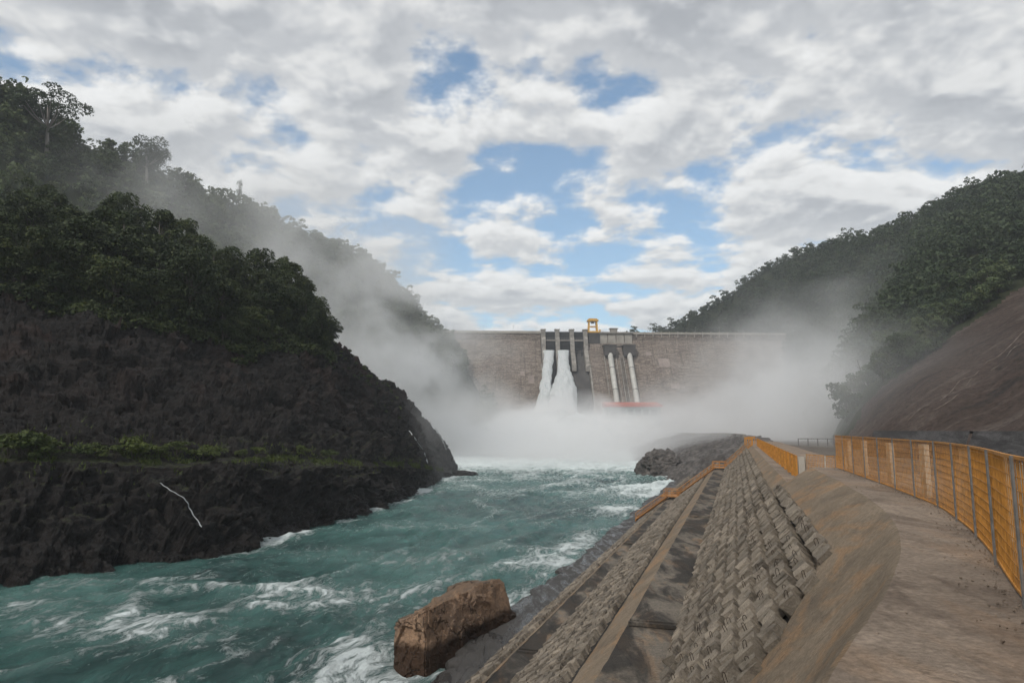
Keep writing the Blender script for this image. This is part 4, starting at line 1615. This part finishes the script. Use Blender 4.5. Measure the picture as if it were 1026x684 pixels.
# thin waterfalls on the black rock
def rill(px_list, label, wd_, strands=3, spread=0.25, skip=0.28):
    V = []
    for px, py in px_list:
        i, j = grid_hit(SPUR, px, py, (6, 205))
        V.append(SPUR[i, j])
    V = catmull(np.array(V), 90)
    rg = np.random.default_rng(int(px_list[0][0]))
    VV, Fs = [], []
    for k in range(strands):
        a = rg.integers(0, 40) if k else 0
        b = rg.integers(50, 90) if k else 90
        off = rg.normal(0, spread * 0.4)
        for q in range(a, b - 3, 3):
            if rg.random() < skip: continue
            ww = wd_ * (0.3 + 1.1 * rg.random())
            pts = []
            for e in (q, q + 3):
                p_ = V[e] + np.array([off + 0.05 * math.sin(e * .5 + k), 0, 0])
                p_ = p_ + np.array([0.2, -0.75, 0.3])
                pts.append(p_)
            c = len(VV)
            for p_ in pts:
                VV += [p_ + (-ww, 0, 0), p_ + (ww, 0, 0), p_ + (ww, .2, 0), p_ + (-ww, .2, 0)]
            Fs += [(c, c + 1, c + 5, c + 4), (c + 1, c + 2, c + 6, c + 5), (c + 2, c + 3, c + 7, c + 6), (c + 3, c, c + 4, c + 7)]
    props(mk('waterfall', VV, Fs, M['fall']), label, 'waterfall')


rill([(408, 430), (416, 441), (424, 453), (429, 466)], 'longer white rill falling down the black rock near its tip', 0.09)
rill([(436, 430), (442, 441), (447, 452)], 'short white rill nearest the spray on the black rock tip', 0.09)
rill([(163, 486), (172, 494), (186, 503), (192, 515), (203, 531)], 'thin broken rill trickling down the black lower cliff', 0.007, 1, 0.1, 0.0)

# ------------------------------------------------------------------ vegetation
def leaf_cloud(n, lobes, size, rg, flat=0.5):
    """n leaf sprays on the shells of lobes [(c, r)]; returns (V, F)"""
    vol = np.array([np.prod(r) ** (2 / 3) for c, r in lobes])
    idx = rg.choice(len(lobes), n, p=vol / vol.sum())
    C = np.array([lobes[i][0] for i in idx]); Rr = np.array([lobes[i][1] for i in idx])
    d_ = rg.normal(size=(n, 3)); d_ /= np.linalg.norm(d_, axis=1, keepdims=True)
    d_[:, 2] = np.where(d_[:, 2] < -0.3, -d_[:, 2], d_[:, 2])
    rad = (0.62 + 0.45 * rg.random(n) ** 0.7)[:, None]
    p = C + d_ * Rr * rad
    nrm = d_ * 0.7 + rg.normal(0, 0.55, (n, 3)) + np.array([0, 0, flat])
    nrm /= np.linalg.norm(nrm, axis=1, keepdims=True)
    a = np.cross(nrm, rg.normal(size=(n, 3))); a /= np.linalg.norm(a, axis=1, keepdims=True)
    b = np.cross(nrm, a)
    s1 = (size * (0.6 + 0.8 * rg.random(n)))[:, None]
    s2 = s1 * (0.45 + 0.4 * rg.random(n))[:, None]
    V = np.stack([p - a * s1, p - b * s2 + nrm * s1 * .15, p + a * s1, p + b * s2 - nrm * s1 * .1], 1).reshape(-1, 3)
    return V, np.arange(4 * n).reshape(n, 4)


def make_lobes(rg, H, W_, n, low=0.35, style='round'):
    L = []
    for k in range(n):
        f = rg.random()
        if style == 'umbrella':
            z = H * (0.78 + 0.2 * rg.random()); rr = W_ * (0.3 + 0.7 * math.sqrt(rg.random()))
            r = np.array([W_ * .34, W_ * .34, H * .07]) * (0.7 + .6 * rg.random())
        elif style == 'tall':
            z = H * (low + (0.92 - low) * f)
            env = (1 - f) ** 0.42 * min(1, 0.45 + 2.2 * f)
            rr = W_ * env * math.sqrt(rg.random())
            r = np.array([W_ * .36, W_ * .36, H * .07]) * (0.55 + .8 * rg.random()) * (0.75 + 0.35 * env) * np.array([1, 1, 1.5])
        else:
            z = H * (low + (0.95 - low) * f)
            env = math.sin(math.pi * min(1, (0.25 + 0.75 * (1 - f)))) * 0.6 + 0.35
            rr = W_ * env * math.sqrt(rg.random())
            r = np.array([W_ * .42, W_ * .42, H * .13]) * (0.6 + .7 * rg.random())
        a = rg.random() * 2 * math.pi
        L.append((np.array([rr * math.cos(a), rr * math.sin(a), z]), r))
    return L


def tree_proto(seed, H, W_, nl, nleaf, size, style='round', trunkmat='trunk', leafmat='leaf_near', low=0.3):
    rg = np.random.default_rng(seed)
    lobes = make_lobes(rg, H, W_, nl, low, style)
    V, Fc = leaf_cloud(nleaf, lobes, size, rg)
    cm = mk('crown', V, Fc, M[leafmat])
    t = MB()
    bend = rg.normal(0, 0.03 * H, 2)
    top = np.array([bend[0], bend[1], H * 0.86])
    pts = [np.array([0, 0, -1.5]), np.array([bend[0] * .2, bend[1] * .2, H * .3]), np.array([bend[0] * .6, bend[1] * .6, H * .6]), top]
    t.tube(pts, [0.028 * H, 0.021 * H, 0.014 * H, 0.005 * H], 7)
    for c, r in lobes[:10]:
        st = pts[2] * 0.7 + pts[1] * 0.3 if c[2] > H * .5 else pts[1]
        t.tube([st, (st + c) / 2 + (0, 0, -0.02 * H), c], [0.010 * H, 0.007 * H, 0.003 * H], 5, False)
    tm = t.build('trunk', M[trunkmat], smooth=True)
    return cm, tm


def place_tree(protos, k, loc, scale, rz, label, group, used):
    cm, tm = protos[k]
    root = empty('tree', loc, rz)
    root.scale = (scale[0], scale[0], scale[1])
    props(root, label, 'tree', group)
    for src in (cm, tm):
        key = src.name
        if key not in used:
            used.add(key); o_ = src
        else:
            o_ = src.copy(); col.objects.link(o_)
        o_.parent = root
    return root


near = [tree_proto(100 + i, 11.5, 3.3 + 0.5 * (i % 3), 28 + 4 * (i % 4), 8000, 0.20, 'tall' if i % 2 else 'round', low=0.04) for i in range(6)]
used = set()
rg = np.random.default_rng(21)
V0, V1 = 6 + 46 + 14 + 100, 6 + 46 + 14 + 100 + 34     # rows between forest edge and ridge
cnt = 0
tries = []
US = 760 / 430
uu_max = int(760 * 6.5 / 11)
placed = []
while cnt < 135 and len(tries) < 6000:
    tries.append(1)
    u = rg.uniform(45 * US, uu_max); v = rg.uniform(V0 - 9, V1 + 3)
    p_ = on_grid(SPUR, u, v)
    sc_ = rg.uniform(0.55, 1.15)
    if u > uu_max - 46: sc_ *= 0.75
    if any((p_[0] - q_[0]) ** 2 + (p_[1] - q_[1]) ** 2 < (2.6 * (sc_ + q_[3]) * 0.78) ** 2 for q_ in placed):
        continue
    placed.append((p_[0], p_[1], p_[2], sc_))
    place_tree(near, int(rg.integers(6)), p_, (sc_ * rg.uniform(.9, 1.15), sc_ * rg.uniform(.8, 1.15)), rg.uniform(0, 6.28),
               'dark green broadleaf tree crowded in the wood on top of the black rock cliff', 'trees on top of the black cliff', used)
    cnt += 1
# a few that stand out
def stand(protos, k, px, py, Y, H0, label, used, G=None, wscale=1.0):
    """(px, py) is the top of the tree; its foot goes down to the hill"""
    top = P(px, py, Y)
    i, j = grid_hit(G, px, py + H0 / Y * F * 0.8)
    base = G[i, j]
    hgt = max(3.0, P(px, py, base[1])[2] - base[2])
    base = np.array([P(px, py, base[1])[0], base[1], base[2]])
    s_ = hgt / 10.0
    root = place_tree(protos, k, base, (s_ * wscale, s_), 0.7 * k, label, None, used)
    return root


big = [tree_proto(300, 10, 3.6, 20, 5000, 0.13, 'umbrella', 'paletrunk', 'leaf_far'),
       tree_proto(301, 10, 2.8, 20, 5000, 0.13, 'round', 'paletrunk', 'leaf_far', low=0.5),
       tree_proto(302, 10, 1.8, 14, 1100, 0.15, 'round', 'trunk', 'leaf_far', low=0.35),
       tree_proto(303, 10, 3.2, 22, 5000, 0.18, 'round', 'trunk', 'leaf_near', low=0.25)]
ub = set()
stand(big, 0, 52, 98, 222, 26, 'tallest flat-topped tree with a pale bare trunk on the left skyline', ub, LG, 1.25)
stand(big, 1, 150, 143, 258, 24, 'rounded tree with a pale trunk rising over the left ridge', ub, LG, 1.25)
stand(big, 2, 240, 181, 300, 12, 'small lone feathery tree poking above the left ridge line', ub, LG, 0.7)
stand(big, 3, 300, 280, 135, 12, 'dark leaning tree at the right end of the cliff-top wood', ub, SPUR, 0.9)

# individuals on the slopes, then the rest as one mass
farp = [tree_proto(200 + i, 9.0, 3.6, 18, 2200, 0.30, 'round', 'trunk', 'leaf_far', low=0.15) for i in range(5)]
ufar = set()


def slope_points(G, v0, v1, spacing, seed, keep=None, umax=None):
    rg = np.random.default_rng(seed)
    nu, nv = G.shape[:2]
    A = G[:-1, v0:v1]; du = G[1:, v0:v1] - A
    dv = G[:-1, v0 + 1:v1 + 1] - A
    area = np.linalg.norm(np.cross(du, dv), axis=-1)
    tot = area.sum()
    n = int(tot / spacing ** 2)
    idx = rg.choice(area.size, n, p=(area / tot).ravel())
    ui, vi = np.unravel_index(idx, area.shape)
    fu, fv = rg.random(n), rg.random(n)
    pts = A[ui, vi] + du[ui, vi] * fu[:, None] + dv[ui, vi] * fv[:, None]
    if keep is not None:
        k = keep(ui + fu, vi + v0 + fv)
        pts = pts[k]
    x, y = project(pts)
    ok = (pts[:, 1] > 10) & (x > -60) & (x < 1090) & (y > -40)
    return pts[ok]


lp_ = slope_points(LG, 3, 92, 3.9, 5)
rp_ = slope_points(RG, 3, 132, 4.3, 6, keep=lambda u, v: v > np.interp(u, np.arange(300), vb_row) + 1)
# drop points hidden on the left behind the spur base to save memory
x, y = project(rp_)
rp_ = rp_[~((x < 885) & (y > 372) & (rp_[:, 1] < 270) & (np.random.default_rng(3).random(len(x)) < 0.96))]
x, y = project(lp_)
lp_ = lp_[~(((x < 330) & (y > 330)) | ((x > 330) & (x < 482) & (y > 372)))]
for pts, n_ind, lab, grp, sd in ((lp_, 75, 'grey green tree in the dense forest on the misty left mountainside', 'trees on the left mountainside', 1),
                                 (rp_, 80, 'grey green tree in the dense forest above the bare brown slope', 'trees on the right mountainside', 2)):
    rg = np.random.default_rng(sd + 50)
    x, y = project(pts)
    dist = np.linalg.norm(pts - np.array([0, 0, EYE]), axis=1) + ((x < 0) | (x > 1026) | ((sd == 1) & (y > 300) & (x < 300))) * 1e5
    order = np.argsort(dist)
    for k in order[:n_ind]:
        s_ = rg.uniform(0.7, 1.15)
        place_tree(farp, int(rg.integers(5)), pts[k] - (0, 0, .5), (s_, s_ * rg.uniform(.8, 1.15)), rg.uniform(0, 6.28), lab, grp, ufar)
    rest = pts[order[n_ind:]]
    Vs, Fs, off = [], [], 0
    low = []
    for i in range(7):
        r2 = np.random.default_rng(900 + i)
        low.append(leaf_cloud(260, make_lobes(r2, 8, 3.5, 12, 0.12), 0.55, r2))
    for p_ in rest:
        V, Fc = low[int(rg.integers(7))]
        a = rg.uniform(0, 6.28); s_ = 0.5 + 0.75 * rg.random() ** 2; sz = s_ * rg.uniform(.8, 1.25)
        ca, sa_ = math.cos(a), math.sin(a)
        V2 = np.stack([(V[:, 0] * ca - V[:, 1] * sa_) * s_, (V[:, 0] * sa_ + V[:, 1] * ca) * s_, V[:, 2] * sz - 0.8], -1) + p_
        Vs.append(V2); Fs.append(Fc + off); off += len(V)
    o_ = mk('forest', np.concatenate(Vs), np.concatenate(Fs), M['leaf_far'])
    props(o_, 'dense dark forest covering the misty left mountainside' if sd == 1 else 'dense forest covering the right mountainside above the bare slope', 'forest', kind='stuff')
    print('forest', len(rest))

# undergrowth along the cliff-top edge, draped in patches over the rock
Vs, Fs, off = [], [], 0
rg = np.random.default_rng(77)
for k in range(1500):
    u = rg.uniform(40, 330)
    edge = V0 - 4 + 12 * float(vnoise(np.array([u * 0.06, 0.5, 0.2])))
    v = edge + abs(rg.normal(0, 14)) - 9
    if u > 255:
        v = rg.uniform(V0 - 4, V1 + 2); 
        if rg.random() > 0.22 or u > 320: continue
    if v >= V1 + 4: continue
    p_ = on_grid(SPUR, u * US, v)
    s_ = rg.uniform(0.35, 1.1) * (0.4 if u > 255 else 1)
    V, Fc = leaf_cloud(45, [(np.array([0, 0, 0.7 * s_]), np.array([1.3, 1.3, 0.9]) * s_)], 0.22, rg)
    Vs.append(V + p_); Fs.append(Fc + off); off += len(V)
props(mk('undergrowth', np.concatenate(Vs), np.concatenate(Fs), M['leaf_near']), 'low green undergrowth along the edge of the black cliff', 'undergrowth', kind='stuff')

# bushes and grass on the bench
bush = []
for i in range(4):
    r2 = np.random.default_rng(500 + i)
    lobes = [(np.array([r2.normal(0, .5), r2.normal(0, .4), r2.uniform(.4, 1.5)]), np.array([.55, .55, .35]) * r2.uniform(.7, 1.2)) for _ in range(7)]
    V, Fc = leaf_cloud(700, lobes, 0.11, r2)
    b = MB()
    for c, r in lobes:
        b.tube([(0, 0, -.3), c * 0.6, c], [0.04, 0.03, 0.015], 4, False)
    bush.append((mk('foliage', V, Fc, M['leaf_bush']), b.build('stem', M['trunk'])))
ubush = set()
rg = np.random.default_rng(8)
bl = [(14, 458), (25, 452), (36, 448), (48, 455), (62, 452), (75, 449), (84, 446), (92, 450), (100, 452), (112, 453), (122, 449), (132, 447), (137, 440), (142, 452), (160, 455), (176, 453), (190, 452), (203, 450), (212, 449), (222, 455), (240, 457), (258, 458), (275, 460), (300, 462), (330, 463), (22, 470), (30, 468), (5, 450)]
for k, (px, py) in enumerate(q_ for n_, q_ in enumerate(bl) if n_ % 3 != 1):
    i, j = grid_hit(SPUR, px, 459 if py < 465 else py, (52, 68))
    p_ = SPUR[i, min(j + int(rg.integers(0, 3)), SPUR.shape[1] - 1)]
    s_ = rg.uniform(0.5, 1.4) * (1.3 if py < 450 else 1.0) * (0.8 if px > 220 else 1)
    root = empty('bush', p_, rg.uniform(0, 6.28)); root.scale = (s_ * 1.1, s_ * 1.1, s_)
    props(root, 'bright green leafy bush growing on the grassy bench of the black cliff', 'bush', 'bushes on the cliff bench')
    for src in bush[k % 4]:
        if src.name not in ubush:
            ubush.add(src.name); o_ = src
        else:
            o_ = src.copy(); col.objects.link(o_)
        o_.parent = root
# grass tufts
n = 9000
U = rg.uniform(30, 395, n) * US; Vv = rg.normal(60, 6.0, n)
Pn = np.array([on_grid(SPUR, u, v) for u, v in zip(U, Vv)])
dens = fbm(Pn * 0.25, 3) > -0.1
Pn = Pn[dens]
n = len(Pn)
a = rg.uniform(0, 6.28, n); hh = rg.uniform(.15, .5, n)
dv = np.stack([np.cos(a), np.sin(a), np.zeros(n)], -1) * 0.10
V = np.stack([Pn - dv, Pn + dv, Pn + dv * 0.3 + np.stack([rg.normal(0, .12, n), rg.normal(0, .12, n), hh], -1)], 1).reshape(-1, 3)
props(mk('grass', V, np.arange(3 * n).reshape(n, 3), M['leaf_bush']), 'yellowish green grass along the bench of the black cliff', 'grass', kind='stuff')
# scrub at the lower edge of the right forest
# bare dead trunk on the right slope
i, j = grid_hit(RG, 868, 392, (3, 110))
dt = empty('dead_tree', RG[i, j])
props(dt, 'bare leaning dead trunk on the misty right slope', 'tree')
hgt = abs(P(858, 360, RG[i, j][1])[2] - RG[i, j][2])
b = MB(); b.tube([(0, 0, -1), (-hgt * .1, 0, hgt * .5), (-hgt * .24, 0, hgt)], [hgt * .022, hgt * .016, hgt * .006], 6); b.build('trunk', M['trunk'], dt)
b = MB(); b.tube([(-hgt * .1, 0, hgt * .5), (hgt * .02, 0, hgt * .7)], [hgt * .01, hgt * .004], 5); b.tube([(-hgt * .16, 0, hgt * .7), (-hgt * .3, 0, hgt * .82)], [hgt * .008, hgt * .003], 5); b.build('limb', M['trunk'], dt)

# ------------------------------------------------------------------ spray
def spray():
    x0, x1, y0, y1, z0, z1 = -175, 240, 92, 492, -0.5, 125
    o_ = MB().box(((x0 + x1) / 2, (y0 + y1) / 2, (z0 + z1) / 2), (x1 - x0, y1 - y0, z1 - z0)).build('spray_mist', None)
    m, t = material('spray_mist')
    p = t.pos()
    wv = t.vmath('SCALE', t.vmath('SUBTRACT', t.noise(p, 0.018, 2, 0.5, out='Color'), (0.5, 0.5, 0.5)), scale=70.0)
    q = t.vmath('ADD', p, wv)
    n = t.noise(t.mapping(q, scale=(1, 1, 1.4)), 0.022, 4, 0.6)
    mod = t.rng(n, 0.42, 0.64, 0.0, 2.3)
    modc = t.rng(n, 0.34, 0.62, 0.2, 1.7)
    blobs = [  # px, py, Y, radii, density, soft modulation
        ((572, 452, 415), (92, 62, 33), 0.12, modc),
        ((545, 452, 330), (85, 110, 19), 0.030, modc),
        ((556, 420, 436), (22, 18, 20), 0.10, modc),
        ((560, 462, 262), (75, 78, 10), 0.024, modc),
        ((598, 428, 436), (26, 18, 20), 0.09, modc),
        ((520, 428, 430), (26, 22, 20), 0.09, modc),
        ((410, 405, 158), (22, 34, 20), 0.012, mod),
        ((468, 438, 370), (58, 80, 36), 0.040, modc),
        ((408, 378, 305), (50, 75, 50), 0.026, mod),
        ((345, 305, 265), (62, 65, 52), 0.013, mod),
        ((215, 225, 225), (85, 60, 60), 0.0050, mod),
        ((700, 432, 420), (65, 80, 40), 0.034, modc),
        ((785, 390, 380), (72, 90, 54), 0.013, mod),
        ((800, 415, 260), (75, 80, 34), 0.016, mod),
        ((850, 360, 320), (60, 80, 50), 0.006, mod),
        ((822, 408, 185), (36, 66, 28), 0.014, modc),
        ((720, 436, 250), (40, 70, 16), 0.012, modc),
    ]
    tot = None
    for (a, r, dn, md) in blobs:
        c = P(*a)
        v = t.vmath('SUBTRACT', q if md is mod else t.vmath('ADD', p, t.vmath('SCALE', wv, scale=0.5)), tuple(c))
        v = t.vmath('DIVIDE', v, r)
        L = t.vmath('LENGTH', v)
        f = t.math('MULTIPLY', t.rng(L, 0.1, 1.0, dn, 0.0, True), md)
        tot = f if tot is None else t.math('ADD', tot, f)
    vol = t.n('ShaderNodeVolumePrincipled')
    vol.inputs['Color'].default_value = (1.0, 1.0, 1.0, 1)
    vol.inputs['Anisotropy'].default_value = 0.0
    t.put(vol.inputs['Density'], tot)
    mo = t.n('ShaderNodeOutputMaterial')
    t.nt.links.new(vol.outputs[0], mo.inputs['Volume'])
    o_.data.materials.append(m)
    props(o_, 'white spray and drifting mist rising from the plunge of the spillway', 'mist', kind='stuff')


spray()


def haze():
    o_ = MB().box((60, 1400, 244), (3600, 3200, 500)).build('haze', None)
    m, t = material('haze')
    vol = t.n('ShaderNodeVolumePrincipled')
    vol.inputs['Color'].default_value = (0.90, 0.95, 1.0, 1)
    vol.inputs['Density'].default_value = 0.00022
    mo = t.n('ShaderNodeOutputMaterial')
    t.nt.links.new(vol.outputs[0], mo.inputs['Volume'])
    o_.data.materials.append(m)
    props(o_, 'pale haze filling the valley', 'haze', kind='stuff')


haze()
